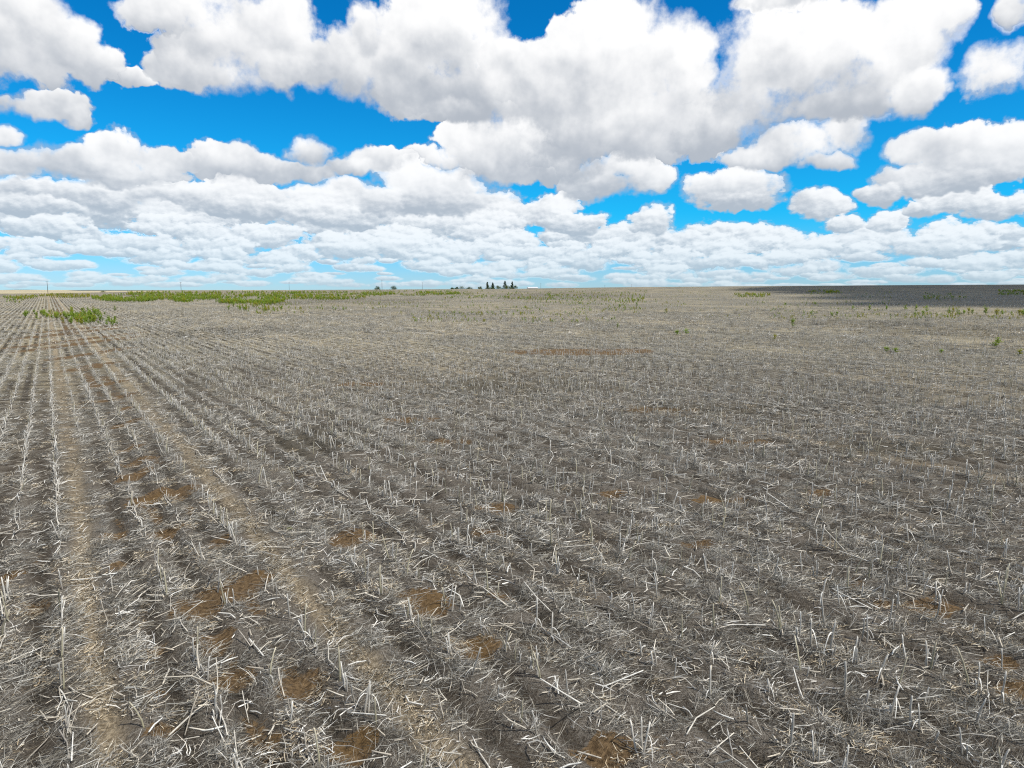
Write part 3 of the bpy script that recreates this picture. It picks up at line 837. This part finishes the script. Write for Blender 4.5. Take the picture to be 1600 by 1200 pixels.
def litter():
    X, Y, S, I, TX, TY = [], [], [], [], [], []
    for (r0, r1, den, sc0) in ((5.5, 17, 36, 1.0), (17, 36, 18, 1.05), (36, 80, 7.0, 1.2), (80, 190, 1.0, 2.6)):
        x, y = wedge(r0, r1, den)
        so, tr = soil(x, y), track(x, y)
        keep = rng.random(len(x)) > so * (0.96 if r1 < 40 else 0.8)
        if r1 > 150: keep &= rng.random(len(x)) > sstep(np.hypot(x, y) + 60 * (fbm(x * .03, y * .03, 97, 3) - .5), 95, 185)
        keep &= rng.random(len(x)) > 0.62 * furrow(x, y) + 0.35 * np.clip(track(x, y), 0, 1)
        if r0 > 30:
            qq = row_q(x, y) % 1.0
            keep &= rng.random(len(x)) > 0.92 * np.exp(-((qq - .55) / .27) ** 2) * sstep(fbm((x * RD[0] + y * RD[1]) * .05, np.floor(row_q(x, y)) * 5.7, 141, 2), .25, .5)
        thin = fbm(x * 0.5, y * 0.5, 91, 3)
        keep &= rng.random(len(x)) < 0.45 + 1.1 * sstep(thin, 0.3, 0.6)
        x, y, tr = x[keep], y[keep], tr[keep]
        n = len(x)
        u = rng.random(n); idx = rng.integers(0, 10, n)
        istan = u < np.clip(tr * 0.88 + 0.03 + 0.30 * sstep(np.hypot(x, y), 30, 90) + 0.12 * sstep(fbm(x * .08, y * .08, 95, 3), .45, .65), 0, 0.9)
        idx = np.where(istan, 10 + rng.integers(0, 6, n), idx)
        q = row_q(x, y)
        tuftp = 0.08 + 0.22 * sstep(q, 6, 16)
        istuft = (~istan) & (rng.random(n) < tuftp)
        idx = np.where(istuft, 16 + rng.integers(0, 6, n), idx)
        # older, darker residue in the furrows between rows
        fu = furrow(x, y)
        isdark = (~istan) & (~istuft) & (rng.random(n) < 1.15 * fu + 0.10 + 0.7 * dark_patch(x, y))
        idx = np.where(isdark, 28 + rng.integers(0, 6, n), idx)
        isshred = (~istan) & (rng.random(n) < np.where(isdark, 0.05, 0.10))
        idx = np.where(isshred, 22 + rng.integers(0, 6, n), idx)
        X.append(x); Y.append(y); I.append(idx); S.append(sc0 * (0.75 + 0.6 * rng.random(n)))
    x, y, s, i = map(np.concatenate, (X, Y, S, I))
    n = len(x)
    scatter('straw_litter', LIT_GREY + LIT_TAN + LIT_TUFT + LIT_SHRED + LIT_DARK, x, y, height(x, y) - 0.004, rng.random(n) * 6.283, s, i,
            (rng.normal(0, .06, n), rng.normal(0, .06, n)), kind='stuff', label='grey straw and leaf litter matted over the whole stubble field', category='litter')
    print('litter clumps', n)
litter()

# ------------------------------------------------------------------ stubble rows
def in_view(x, y, m=1.04):
    zc = y * CP + (CAM_H - 0.3) * SP; yc = -y * SP + (CAM_H - 0.3) * CP
    px = 800 + F_PX * x / np.maximum(zc, 0.1); py = 600 + F_PX * yc / np.maximum(zc, 0.1)
    return (zc > 1) & (px > 800 - 800 * m) & (px < 800 + 800 * m) & (py < 600 + 600 * m), px, py

def flat_row(row):
    """rows whose stalks were pressed down along the row"""
    return np.isin(row, (0, 2, 3)) | ((row < 0) & (row > -30)) | (_hash(np.asarray(row, float), np.zeros(np.shape(row)), 8) < 0.12)

def rows_points(r0, r1, per_m):
    x, y = wedge(r0, r1, per_m / ROW)
    q = row_q(x, y); row = np.round(q)
    gap = fbm((x * RD[0] + y * RD[1]) * 0.35, row * 3.7, 101, 2)
    pr = np.where(row == 1, 0.10, np.where(row == 5, 0.25, np.where(flat_row(row), 0.95, np.where(np.hypot(x, y) < 22, 0.60, np.where((row > 3) & (row < 12), 0.55, 0.33)))))
    keep = rng.random(len(x)) < pr * (0.35 + 1.3 * sstep(gap, .3, .6))
    x, y, row, q = x[keep], y[keep], row[keep], q[keep]
    u = x * RD[0] + y * RD[1]; sp = 0.30                        # drilled at an even spacing
    du = (np.floor(u / sp) + 0.5 + rng.normal(0, .14, len(x))) * sp - u
    x = x + RD[0] * du; y = y + RD[1] * du
    sh = (row - q + rng.normal(0, 0.035, len(x))) * ROW
    x = x + RN[0] * sh; y = y + RN[1] * sh
    return x, y, row

def stubble():
    out = []
    for (r0, r1, den, kstand) in ((5.5, 22, 7.0, 0.95), (22, 60, 10.0, 0.88), (60, 130, 5.0, 1.0), (130, 330, 1.2, 1.45)):
        x, y, row = rows_points(r0, r1, den)
        out.append(np.stack([x, y, row, np.full(len(x), kstand)], 1))
    A = np.concatenate(out)
    x, y, row, k = A.T
    flat = flat_row(row) & (rng.random(len(x)) < np.where(np.hypot(x, y) < 15, 0.55, 0.78))
    extra = (~flat) & (np.hypot(x, y) < 22) & (rng.random(len(x)) < 0.30)        # knocked out by the harvester
    x, y, row, k, flat = x[~extra], y[~extra], row[~extra], k[~extra], flat[~extra]
    S = k * (0.75 + 0.55 * rng.random(len(x)))
    # pressed stalks point roughly along the row
    return x[~flat], y[~flat], row[~flat], S[~flat], x[flat], y[flat], row[flat], S[flat]

sx_, sy_, srow, ssc, fx_, fy_, frow, fsc = stubble()

def loose():
    """broken stalks strewn between the rows"""
    out = []
    for (r0, r1, den, k) in ((5.5, 17, 3.6, 1.0), (17, 36, 1.5, 1.05), (36, 70, 0.3, 1.3)):
        x, y = wedge(r0, r1, den)
        keep = rng.random(len(x)) > 0.75 * soil(x, y)
        out.append(np.stack([x[keep], y[keep], np.full(keep.sum(), k)], 1))
    A = np.concatenate(out); x, y, k = A.T; n = len(x)
    th = rng.random(n) * 6.283
    al = rng.random(n) < 0.35
    th = np.where(al, math.atan2(RD[1], RD[0]) + rng.normal(0, .35, n) + np.pi * (rng.random(n) < .5), th)
    s = k * (0.45 + 0.75 * rng.random(n) ** 1.4)
    return x, y, th, s
lx, ly, lth, ls = loose()
# pressed row stalks join the lying ones
fth = math.atan2(RD[1], RD[0]) + rng.normal(0, .13, len(fx_)) + np.pi * (rng.random(len(fx_)) < .5)

_O1 = ['first', 'second', 'third', 'fourth', 'fifth', 'sixth', 'seventh', 'eighth', 'ninth', 'tenth', 'eleventh', 'twelfth', 'thirteenth', 'fourteenth',
       'fifteenth', 'sixteenth', 'seventeenth', 'eighteenth', 'nineteenth']
_O10 = {20: 'twenty', 30: 'thirty', 40: 'forty', 50: 'fifty', 60: 'sixty', 70: 'seventy', 80: 'eighty', 90: 'ninety'}
def ordinal(n):
    """1 -> first"""
    if n >= 100: return 'hundred-and-' + ordinal(n - 100) if n > 100 else 'hundredth'
    if n < 20: return _O1[n - 1]
    t, u = n // 10 * 10, n % 10
    return _O10[t][:-1] + 'ieth' if u == 0 else _O10[t] + '-' + _O1[u - 1]

def row_words(row):
    row = int(row)
    if row <= 0: return '%s row left of left wheel track' % ordinal(1 - row)
    if row <= 4: return '%s row between the two wheel tracks' % ordinal(row)
    return '%s row right of right wheel track' % ordinal(row - 4)

VARIETY = 18
def place_standing():
    n = len(sx_)
    ok, px, py = in_view(sx_, sy_)
    d = np.hypot(sx_, sy_); d[~ok] = 1e9
    order = np.argsort(d)
    ind = order[:300]
    mk = np.zeros(n, bool); mk[ind] = True
    pick = rng.integers(0, VARIETY, n); rz = rng.random(n) * 6.283
    t1 = rng.normal(0, .10, n); t2 = rng.normal(0, .10, n)
    z = height(sx_, sy_)
    nth = {}
    for i in ind[np.argsort(-py[ind])]:
        p = int(pick[i])
        lean = math.hypot(t1[i], t2[i])
        look = ('leaning' if lean > 0.17 else 'upright')
        size = 'short' if STAND_H[p] * ssc[i] < 0.27 else ('tall' if STAND_H[p] * ssc[i] > 0.40 else 'medium')
        tint = 'olive brown' if p % 6 == 5 else 'pale grey'
        rw = row_words(srow[i]); nth[rw] = nth.get(rw, 0) + 1
        o = put('stubble_stalk', STAND[p], (sx_[i], sy_[i], z[i]), (t1[i], t2[i], rz[i]), float(ssc[i]),
                label='%s %s %s stalk, %s from below in %s' % (size, look, tint, ordinal(nth[rw]), rw), category='stalk', group='cut stalks standing in the rows')
        if p % 3 != 2: put('leaf_strip', STAND_LEAF[p], parent=o)
    scatter('stubble', STAND + STAND_LEAF, np.r_[sx_[~mk], sx_[~mk][::2]], np.r_[sy_[~mk], sy_[~mk][::2]], np.r_[z[~mk], z[~mk][::2]],
            np.r_[rz[~mk], rz[~mk][::2]], np.r_[ssc[~mk], ssc[~mk][::2]], np.r_[pick[~mk], pick[~mk][::2] + VARIETY],
            (np.r_[t1[~mk], t1[~mk][::2]], np.r_[t2[~mk], t2[~mk][::2]]),
            kind='stuff', label='pale cut stubble standing in rows out to the skyline', category='stubble')
    print('standing', n)
STAND_H = [max(v.co.z for v in me.vertices) for me in STAND]
LIE_L = [max(v.co.x for v in me.vertices) for me in LIE]

def place_lying():
    x = np.r_[lx, fx_]; y = np.r_[ly, fy_]; th = np.r_[lth, fth]; s = np.r_[ls, fsc]
    inrow = np.r_[np.zeros(len(lx), bool), np.ones(len(fx_), bool)]
    n = len(x); ok, px, py = in_view(x, y)
    pick = rng.integers(0, VARIETY, n)
    ln = np.array([LIE_L[p] for p in pick]) * s
    up = np.where(inrow, np.abs(rng.normal(0, .11, n)) + 0.5 * (rng.random(n) < .07), np.abs(rng.normal(0, .13, n)) + 0.5 * (rng.random(n) < .10))
    z = height(x, y) + 0.022
    score = ln / np.hypot(x, y); score[~ok] = 0
    ind = np.argsort(-score)[:300]; mk = np.zeros(n, bool); mk[ind] = True
    nth = {}
    for i in ind[np.argsort(-py[ind])]:
        p = int(pick[i]); rw = row_words(round(float(row_q(x[i], y[i])))); nth[rw] = nth.get(rw, 0) + 1
        size = 'long' if ln[i] > 0.5 else ('short' if ln[i] < 0.36 else 'medium')
        shape = 'propped-up' if up[i] > 0.3 else 'fallen'
        where = ('along ' if inrow[i] else 'beside ') + rw
        put('broken_stalk', LIE[p], (x[i], y[i], z[i]), (0, -up[i], th[i]), float(s[i]),
            label='%s %s broken stalk, %s from below %s' % (size, shape, ordinal(nth[rw]), where), category='stalk', group='broken stalks lying in the near stubble')
    # short chunks of stalk among the litter
    cs = [wedge(5.5, 17, 9.0), wedge(17, 36, 3.5)]
    cx, cy = np.concatenate([c[0] for c in cs]), np.concatenate([c[1] for c in cs])
    kp = rng.random(len(cx)) > np.maximum(0.7 * soil(cx, cy), 0.5 * furrow(cx, cy)); cx, cy = cx[kp], cy[kp]; m = len(cx)
    scatter('stalk_litter', LIE + CHUNK, np.r_[x[~mk], cx], np.r_[y[~mk], cy], np.r_[z[~mk], height(cx, cy) + 0.028], np.r_[th[~mk], rng.random(m) * 6.283],
            np.r_[s[~mk], 0.7 + 0.6 * rng.random(m)], np.r_[pick[~mk], VARIETY + rng.integers(0, 10, m)], (np.zeros((~mk).sum() + m), -np.r_[up[~mk], np.abs(rng.normal(0, .15, m))]),
            kind='stuff', label='broken pale stalks strewn over the stubble beyond the near rows', category='litter')
    print('lying', n)
place_standing()
place_lying()

# ------------------------------------------------------------------ weeds
def weed_meshes(rg, h, w, leaves, leaf):
    """an upright bushy weed: branching stem and many small leaves with gaps between them"""
    parts = []
    top = Vector((rg.uniform(-.08, .08) * h, rg.uniform(-.08, .08) * h, h * 0.92))
    main = [Vector((0, 0, -0.04)), Vector((top.x * .2, top.y * .2, h * .4)), top]
    parts.append((*tube(main, [0.012, 0.009, 0.004], 5), (0, 0, 0)))
    tips = [(main[1] + (top - main[1]) * rg.random(), None) for _ in range(3)]
    ends = []
    for k in range(9):
        b = rg.uniform(0.08, 0.7); a = rg.uniform(0, 6.283); st = Vector((top.x * b, top.y * b, h * b * .9))
        reach = w * (1 - 0.55 * b) * rg.uniform(.55, 1.0)
        en = st + Vector((math.cos(a) * reach, math.sin(a) * reach, h * rg.uniform(.12, .34)))
        md = (st + en) / 2 + Vector((0, 0, -0.02))
        parts.append((*tube([st, md, en], [0.006, 0.005, 0.002], 4), (0, 0, 0))); ends.append((st, en))
    ends.append((main[1], top))
    SV, SF, _ = merge(parts)
    V, F, T = [], [], []
    for k in range(leaves):
        st, en = rg.choice(ends); t = rg.uniform(.25, 1.08)
        p = st + (en - st) * t + Vector([rg.gauss(0, w * .10) for _ in range(3)])
        d = Vector((rg.gauss(0, 1), rg.gauss(0, 1), rg.gauss(.35, .6))).normalized()
        s = d.cross(Vector((rg.gauss(0, 1), rg.gauss(0, 1), rg.gauss(0, 1)))).normalized()
        L = leaf * rg.uniform(.6, 1.3); o = len(V)
        V += [p, p + d * L * .45 + s * L * .24, p + d * L, p + d * L * .45 - s * L * .24]; F.append((o, o + 1, o + 2, o + 3))
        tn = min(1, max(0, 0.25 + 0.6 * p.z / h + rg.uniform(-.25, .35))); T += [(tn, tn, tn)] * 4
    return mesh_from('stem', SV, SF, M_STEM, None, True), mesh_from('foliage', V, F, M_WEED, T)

rw_ = random.Random(9)
WEEDS = []
for k in range(8):
    WEEDS.append(weed_meshes(rw_, rw_.uniform(0.75, 1.15), rw_.uniform(0.26, 0.42), 260, 0.10))
WEED_Y = []
for st_, fo_ in WEEDS[:4]:
    m2 = fo_.copy(); m2.materials.clear(); m2.materials.append(M_YELLOW); WEED_Y.append((st_, m2))
WEED_JOIN = []
for (st_, fo_) in WEEDS + WEED_Y: WEED_JOIN.append(fo_)

def px_region(n, x0, x1, y0, y1, rg, oval=True, gaps=0.0):
    out = []
    for _ in range(n * 12):
        if len(out) >= n: break
        u, v = rg.uniform(-1, 1), rg.uniform(-1, 1)
        if oval and u * u + v * v > 1: continue
        gx, gy = ground_hit((x0 + x1) / 2 + u * (x1 - x0) / 2, (y0 + y1) / 2 + v * (y1 - y0) / 2)
        if gaps and float(fbm(np.array([gx / gaps]), np.array([gy / gaps * .6]), 151, 3)[0]) < 0.40 + 0.20 * rg.random(): continue
        if math.hypot(gx, gy) < R_CREST * 1.02: out.append((gx, gy))
    return out

def weed(x, y, s, yellow, label, group, sx=1.0):
    root = bpy.data.objects.new('weed_plant', None); COL.objects.link(root)
    root.location = (x, y, float(height(np.array([x]), np.array([y]))[0])); root.rotation_euler = (0, 0, rw_.uniform(0, 6.28))
    root.scale = (s * sx, s * sx, s * rw_.uniform(.85, 1.1)); root['label'] = label; root['category'] = 'weed'
    if group: root['group'] = group
    st_, fo_ = (WEED_Y if yellow else WEEDS)[rw_.randrange(4 if yellow else 8)]
    put('stem', st_, parent=root); put('foliage', fo_, parent=root)
    return root

def patch(n, box, size, yellow, label, group, sx=1.0):
    pts = sorted(px_region(n, *box, rw_, True, 3.0), key=lambda q: q[0] / q[1])
    for k, (x, y) in enumerate(pts):
        weed(x, y, size * rw_.uniform(.7, 1.3), rw_.random() < yellow, '%s from the left, %s' % (ordinal(k + 1), label), group, sx)

patch(30, (38, 92, 489, 500), 1.0, 0.1, 'green weed at the left end of the patch across the rows', 'weeds at the left end of the nearest patch')
patch(100, (86, 168, 486, 508), 1.1, 0.14, 'leafy weed in the dense patch growing across the rows', 'weeds of the dense patch across the rows')
patch(18, (150, 188, 501, 510), 0.8, 0.0, 'dark low weed at the right tail of the dense patch', 'weeds at the right tail of the dense patch')
patch(16, (8, 38, 465, 476), 1.2, 0.15, 'green weed in the small clump near the left edge', 'weeds near the left edge')
patch(52, (345, 442, 477, 489), 1.05, 0.45, 'yellow green weed in the loose patch below the belt', 'weeds in the loose patch below the belt')
patch(22, (440, 600, 477, 486), 0.7, 0.4, 'small yellowish weed right of the loose patch', 'small weeds right of the loose patch')
patch(18, (650, 760, 490, 500), 0.55, 0.8, 'low yellow weed in pale stubble below the trees', 'low yellow weeds below the tree clump')
for k, (px, py, s, sx) in enumerate([(1482, 492, .95, 1), (1489, 491, 1.0, 1), (1497, 493, .8, 1.3), (1505, 492, .9, 1), (1513, 493, 1.0, 1), (1519, 492, .8, 1), (1540, 492, 1.35, 1),
                                     (1557, 494, 1.2, 1), (1566, 493, .8, 1), (1580, 494, .6, 1), (1592, 494, 1.1, 1), (1599, 493, 1.0, 1.2)]):
    x, y = ground_hit(px, py)
    weed(x, y, s * 1.4, k % 3 == 1, '%s green weed from the left in the line below the shaded slope' % ordinal(k + 1), 'weeds lined up below the shaded slope', sx)
SINGLE = [(1059, 524, .55, 1.5, 'left half of the bright green clump in the pale stubble'), (1072, 524, .5, 1.6, 'right half of the bright green clump in the pale stubble'),
          (1384, 551, .34, 2.2, 'left one of two low bright weeds in the grey stubble'), (1398, 552, .36, 2.2, 'right one of two low bright weeds in the grey stubble'),
          (1238, 512, 1.0, .8, 'lone dark green weed standing upright in mid field'), (1211, 532, .5, 1.2, 'small yellow green weed below the lone dark one'),
          (1471, 552, .35, 1.4, 'small weed right of the two low bright ones'), (1556, 545, .75, 1.3, 'leafy weed below the line of weeds at the right'),
          (1592, 556, .4, 2.0, 'yellowish low weed at the right edge of the field'), (965, 513, .6, .8, 'thin weed left of the bright green clump'),
          (833, 506, .6, .8, 'thin dark weed in the stubble below the farmstead'), (1040, 491, .95, 1.0, 'yellow green weed in the light stubble at the centre right'),
          (968, 482, .9, 1.0, 'left one of two green weeds below the skyline'), (995, 481, .95, 1.0, 'right one of two green weeds below the skyline'),
          (1228, 478, .9, .8, 'left one of two dark weeds near the far slope'), (1273, 477, .9, .8, 'right one of two dark weeds near the far slope'),
          (1268, 493, .8, 1.1, 'left one of three small weeds in the grey band'), (1300, 495, .7, 1.1, 'middle one of three small weeds in the grey band'), (1308, 494, .8, 1., 'rightmost of three small weeds in the grey band'),
          (1333, 484, .8, 1, 'first weed of the thin row right of the light stubble'), (1358, 486, .9, 1, 'second weed of the thin row right of the light stubble'),
          (1385, 485, .9, 1, 'third weed of the thin row right of the light stubble'), (1415, 486, .9, 1, 'fourth weed of the thin row right of the light stubble'),
          (1431, 489, 1., 1, 'fifth weed of the thin row right of the light stubble'), (1447, 489, 1., 1, 'sixth weed of the thin row right of the light stubble'),
          (180, 486, .9, 1, 'dark weed right of the dense patch on the rows'), (453, 825, .10, 2.0, 'tiny green seedling in the near stubble beside the right wheel track'),
          (1430, 496, .8, 1, 'left one of two weeds under the thin row'), (1441, 496, .8, 1, 'right one of two weeds under the thin row')]
for (px, py, s, sx, lab) in SINGLE:
    x, y = ground_hit(px, py); weed(x, y, s * (1.45 if py < 700 else 1.0), 'yellow' in lab and rw_.random() < .7, lab, None, sx)

def belt():
    X, Y, S, I = [], [], [], []
    def add(n, box, size, yel, oval=True):
        for (x, y) in px_region(n, *box, rw_, oval, 9.0):
            X.append(x); Y.append(y); S.append(size * rw_.uniform(.45, 1.35)); I.append(8 + rw_.randrange(4) if rw_.random() < yel else rw_.randrange(8))
    add(714, (143, 262, 460.5, 473), 1.25, .12); add(561, (262, 345, 462, 474), 1.2, .1); add(714, (330, 450, 461, 478), 1.2, .15)
    add(714, (200, 470, 457.5, 464), 1.3, .3, False); add(816, (400, 600, 457, 470), 1.25, .3); add(510, (560, 720, 455.5, 463), 1.2, .3)
    add(340, (60, 150, 460.5, 466), 1.0, .85); add(153, (5, 60, 462, 468), 1.0, .4); add(408, (690, 1010, 455, 468), .95, .35, False)
    add(289, (790, 1010, 461, 473), .85, .3, False); add(119, (1145, 1205, 460, 466), 1.0, .5); add(119, (1255, 1315, 455, 462), 1.0, .3)
    add(272, (1000, 1400, 449, 480), .6, .4, False); add(340, (640, 1000, 468, 505), .55, .4, False); add(102, (1440, 1510, 458, 470), .8, .2, False); add(136, (1560, 1600, 455, 462), .9, .2, False)
    add(204, (820, 1010, 472, 486), .55, .4, False); add(204, (1200, 1500, 478, 500), .45, .5, False); add(255, (400, 640, 470, 492), .55, .5, False)
    add(330, (800, 1500, 451, 498), .42, .75, False); add(120, (1400, 1600, 486, 500), .4, .8, False)
    x, y = np.array(X), np.array(Y); n = len(x)
    scatter('weed_belt', WEED_JOIN, x, y, height(x, y), rng.random(n) * 6.283, np.array(S), np.array(I), kind='stuff',
            label='long belt of green and yellow weeds along the far left of the field', category='weeds')
belt()

# ------------------------------------------------------------------ trees on the skyline
def at_range(px, r):
    d = ray(px, 452.5); k = r / math.hypot(d[0], d[1]); return d[0] * k, d[1] * k

def tree(px, top, wpx, r, conifer, label, group, lean=0.0, tint=None):
    x, y = at_range(px, r); z0 = float(terrain(np.array([x]), np.array([y]))[0]); fwd = y
    h = CAM_H + (452.5 - top) / F_PX * fwd * 1.0 - z0; w = wpx / F_PX * fwd / 2 * 1.25
    rg = random.Random(int(px * 7)); root = bpy.data.objects.new('conifer_tree' if conifer else 'broadleaf_tree', None); COL.objects.link(root)
    root.location = (x, y, z0); root['label'] = label; root['category'] = 'tree'
    if group: root['group'] = group
    parts = [(*tube([(0, 0, -.3), (lean * h * .3, 0, h * .45), (lean * h, 0, h * .93)], [.22, .15, .04], 7), (0, 0, 0))]
    V, F, T = [], [], []
    def leafs(c, rad, n, size, flat=1.0):
        for _ in range(n):
            p = Vector(c) + Vector((rg.gauss(0, .5) * rad, rg.gauss(0, .5) * rad, rg.gauss(0, .5) * rad * flat))
            d = Vector((rg.gauss(0, 1), rg.gauss(0, 1), rg.gauss(0, .7))).normalized(); s = d.cross(Vector((rg.gauss(0, 1), rg.gauss(0, 1), rg.gauss(0, 1)))).normalized()
            L = size * rg.uniform(.6, 1.3); o = len(V)
            V.extend([p, p + d * L * .5 + s * L * .3, p + d * L, p + d * L * .5 - s * L * .3]); F.append((o, o + 1, o + 2, o + 3))
            t = min(1, max(0, rg.gauss(.45, .25))); T.extend([(t, t, t)] * 4)
    if conifer:
        for k in range(16):
            t = k / 15; zz = h * (.12 + .86 * t); rr = w * (1.05 - t) ** .85 * rg.uniform(.8, 1.15)
            for j in range(7):
                a = rg.uniform(0, 6.283); e = (math.cos(a) * rr + lean * zz, math.sin(a) * rr, zz - rr * .25)
                parts.append((*tube([(lean * zz, 0, zz), e], [.05, .02], 4), (0, 0, 0)))
                for q in (.45, .8, 1.0): leafs((lean * zz * (1 - q) + e[0] * q, e[1] * q, zz * (1 - q) + e[2] * q), .30 + .12 * rr, 9, .55, .5)
    else:
        for k in range(34):
            a = rg.uniform(0, 6.283); u = rg.uniform(.1, 1) ** .5; zz = h * rg.uniform(.22, .9); prof = math.sin(math.pi * min(.97, zz / h) ** .8)
            e = (math.cos(a) * w * u * (prof * .85 + .15), math.sin(a) * w * u * (prof * .85 + .15), zz)
            parts.append((*tube([(0, 0, h * .25 + .25 * zz * rg.random()), e], [.07, .02], 4), (0, 0, 0)))
            leafs(e, max(.5, w * .30), 34, .55, .8)
    SV, SF, _ = merge(parts)
    put('trunk', mesh_from('trunk', SV, SF, M_BARK, None, True), parent=root)
    put('crown', mesh_from('crown', V, F, tint or (M_NEEDLE if conifer else M_TREELEAF), T), parent=root)

M_LIGHTLEAF = leaf_material('light_leaf', (0.045, 0.085, 0.018, 1), (0.11, 0.17, 0.04, 1))
for a in [(590, 447.2, 8, 900, False, 'small round dark tree left of the tallest utility pole', None), (614.5, 446.6, 10, 900, False, 'round dark tree right of the tallest utility pole', None),
          (707, 449.0, 6, 920, False, 'leftmost low bush of the hedge left of the conifers', None), (714, 448.2, 6, 920, False, 'dark bush near the left end of the hedge', None),
          (724, 448.0, 16, 930, False, 'light green broad bush in the middle of the hedge', None, 0, M_LIGHTLEAF), (734, 448.0, 8, 920, False, 'dark bush at the right end of the hedge', None),
          (750, 447.6, 6, 900, False, 'small dark bush standing alone before the conifers', None),
          (761.5, 440.8, 6, 900, True, 'leftmost narrow conifer of the farmstead', None), (770, 441.8, 6, 900, True, 'second narrow conifer from the left at the farmstead', None),
          (789, 439.2, 9, 900, True, 'tallest conifer of the farmstead', None), (799.5, 440.2, 6, 900, True, 'rightmost conifer with a bent top', None, .06),
          (804, 445.2, 9, 900, False, 'dark bush at the foot of the rightmost conifer', None), (779, 446.5, 9, 890, False, 'green bush between the second and the tallest conifer', None, 0, M_LIGHTLEAF),
          (793, 446.2, 10, 890, False, 'light green bush below the tallest conifer', None, 0, M_LIGHTLEAF), (766, 448.6, 10, 890, False, 'low bush below the two narrow conifers', None),
          (161, 454.4, 7, 1500, False, 'far dark tree on the left horizon', None)]:
    tree(*a)

# ------------------------------------------------------------------ utility poles
def pole(px, top, r, label):
    x, y = at_range(px, r); z0 = float(terrain(np.array([x]), np.array([y]))[0])
    h = CAM_H + (452.5 - top) / F_PX * y - z0
    root = bpy.data.objects.new('utility_pole', None); COL.objects.link(root)
    root.location = (x, y, z0); root.rotation_euler = (0, 0, 0.5); root['label'] = label; root['category'] = 'pole'; root['group'] = 'poles of the power line'
    V, F = tube([(0, 0, -.5), (0, 0, h * .5), (0, 0, h)], [.22, .19, .15], 8)
    put('shaft', mesh_from('shaft', V, F, M_POLE, None, True), parent=root)
    bm = bmesh.new(); bmesh.ops.create_cube(bm, size=1.0, matrix=Matrix.Translation((0, .16, h - .45)) @ Matrix.Diagonal((2.2, .11, .13, 1)))
    bmesh.ops.bevel(bm, geom=bm.edges[:], offset=.015, segments=1, affect='EDGES')
    me = bpy.data.meshes.new('crossarm'); bm.to_mesh(me); bm.free(); me.materials.append(M_POLE); put('crossarm', me, parent=root)
    for k in (-.95, .95, 0.35):
        V, F = tube([(k, .16, h - .39), (k, .16, h - .30), (k, .16, h - .24), (k, .16, h - .16)], [.03, .06, .05, .025], 7)
        put('insulator', mesh_from('insulator', V, F, M_METAL, None, True), parent=root)
for a in [(74.5, 439.5, 760, 'utility pole at the end of the crop rows'), (283, 441.0, 820, 'utility pole above the green weed belt left of centre'),
          (452, 441.5, 1150, 'faint utility pole between the belt and the small round tree'), (597, 437.5, 850, 'tallest utility pole between two small round trees'),
          (660, 441.5, 1200, 'faint far utility pole between the round trees and the hedge'), (845, 442.5, 1250, 'thin far utility pole right of the white shed'),
          (945, 445.5, 1250, 'far utility pole on the skyline right of the farmstead'), (987, 444.5, 1250, 'rightmost far utility pole on the skyline')]:
    pole(*a)

# ------------------------------------------------------------------ white farm shed on the skyline
def shed(px, eave, ridge_y, wpx, r, label):
    x, y = at_range(px, r); z0 = float(terrain(np.array([x]), np.array([y]))[0])
    L = wpx / F_PX * y; he = CAM_H + (452.5 - eave) / F_PX * y - z0; hr = CAM_H + (452.5 - ridge_y) / F_PX * y - z0; D = 9.0
    root = bpy.data.objects.new('farm_shed', None); COL.objects.link(root); root.location = (x, y, z0); root.rotation_euler = (0, 0, .12)
    root['label'] = label; root['category'] = 'shed'
    a, b = L / 2, D / 2
    V = [(-a, -b, -.3), (a, -b, -.3), (a, b, -.3), (-a, b, -.3), (-a, -b, he), (a, -b, he), (a, b, he), (-a, b, he), (-a, 0, hr - .05), (a, 0, hr - .05)]
    put('wall', mesh_from('wall', V, [(0, 1, 5, 4), (1, 2, 6, 9, 5), (2, 3, 7, 6), (3, 0, 4, 8, 7)], M_WHITE), parent=root)
    e = .35; t = .12; V = []
    for s in (-a - e, a + e): V += [(s, -b - e, he - .12), (s, 0, hr), (s, b + e, he - .12), (s, -b - e, he - .12 + t), (s, 0, hr + t), (s, b + e, he - .12 + t)]
    F = [(0, 6, 7, 1), (1, 7, 8, 2), (3, 4, 10, 9), (4, 5, 11, 10), (0, 3, 9, 6), (2, 8, 11, 5), (0, 1, 4, 3), (1, 2, 5, 4), (6, 9, 10, 7), (7, 10, 11, 8)]
    put('roof', mesh_from('roof', V, F, M_ROOF), parent=root)
    bm = bmesh.new(); bmesh.ops.create_cube(bm, size=1, matrix=Matrix.Translation((a * .75, -b - .03, he * .42)) @ Matrix.Diagonal((L * .2, .08, he * .84, 1)))
    me = bpy.data.meshes.new('door'); bm.to_mesh(me); bm.free(); me.materials.append(M_DARK); put('door', me, parent=root)
shed(832, 450.2, 448.6, 15, 960, 'long low white farm shed right of the conifers')

# the cloud overhead whose shadow darkens the slope at the right
# seen as a dark strip below the skyline that widens to the right
_spots = []
for (px, py, r) in ((1600, 476, 16), (1640, 474, 26), (1600, 466, 34), (1530, 462, 26), (1450, 457, 34), (1560, 455, 60), (1640, 457, 60), (1440, 450, 60), (1540, 448.5, 70), (1630, 449, 80)):
    _spots.append((*ground_hit(px, py), r))
shade_cloud(_spots, 1800.0, 'white cumulus floating above the shaded slope')
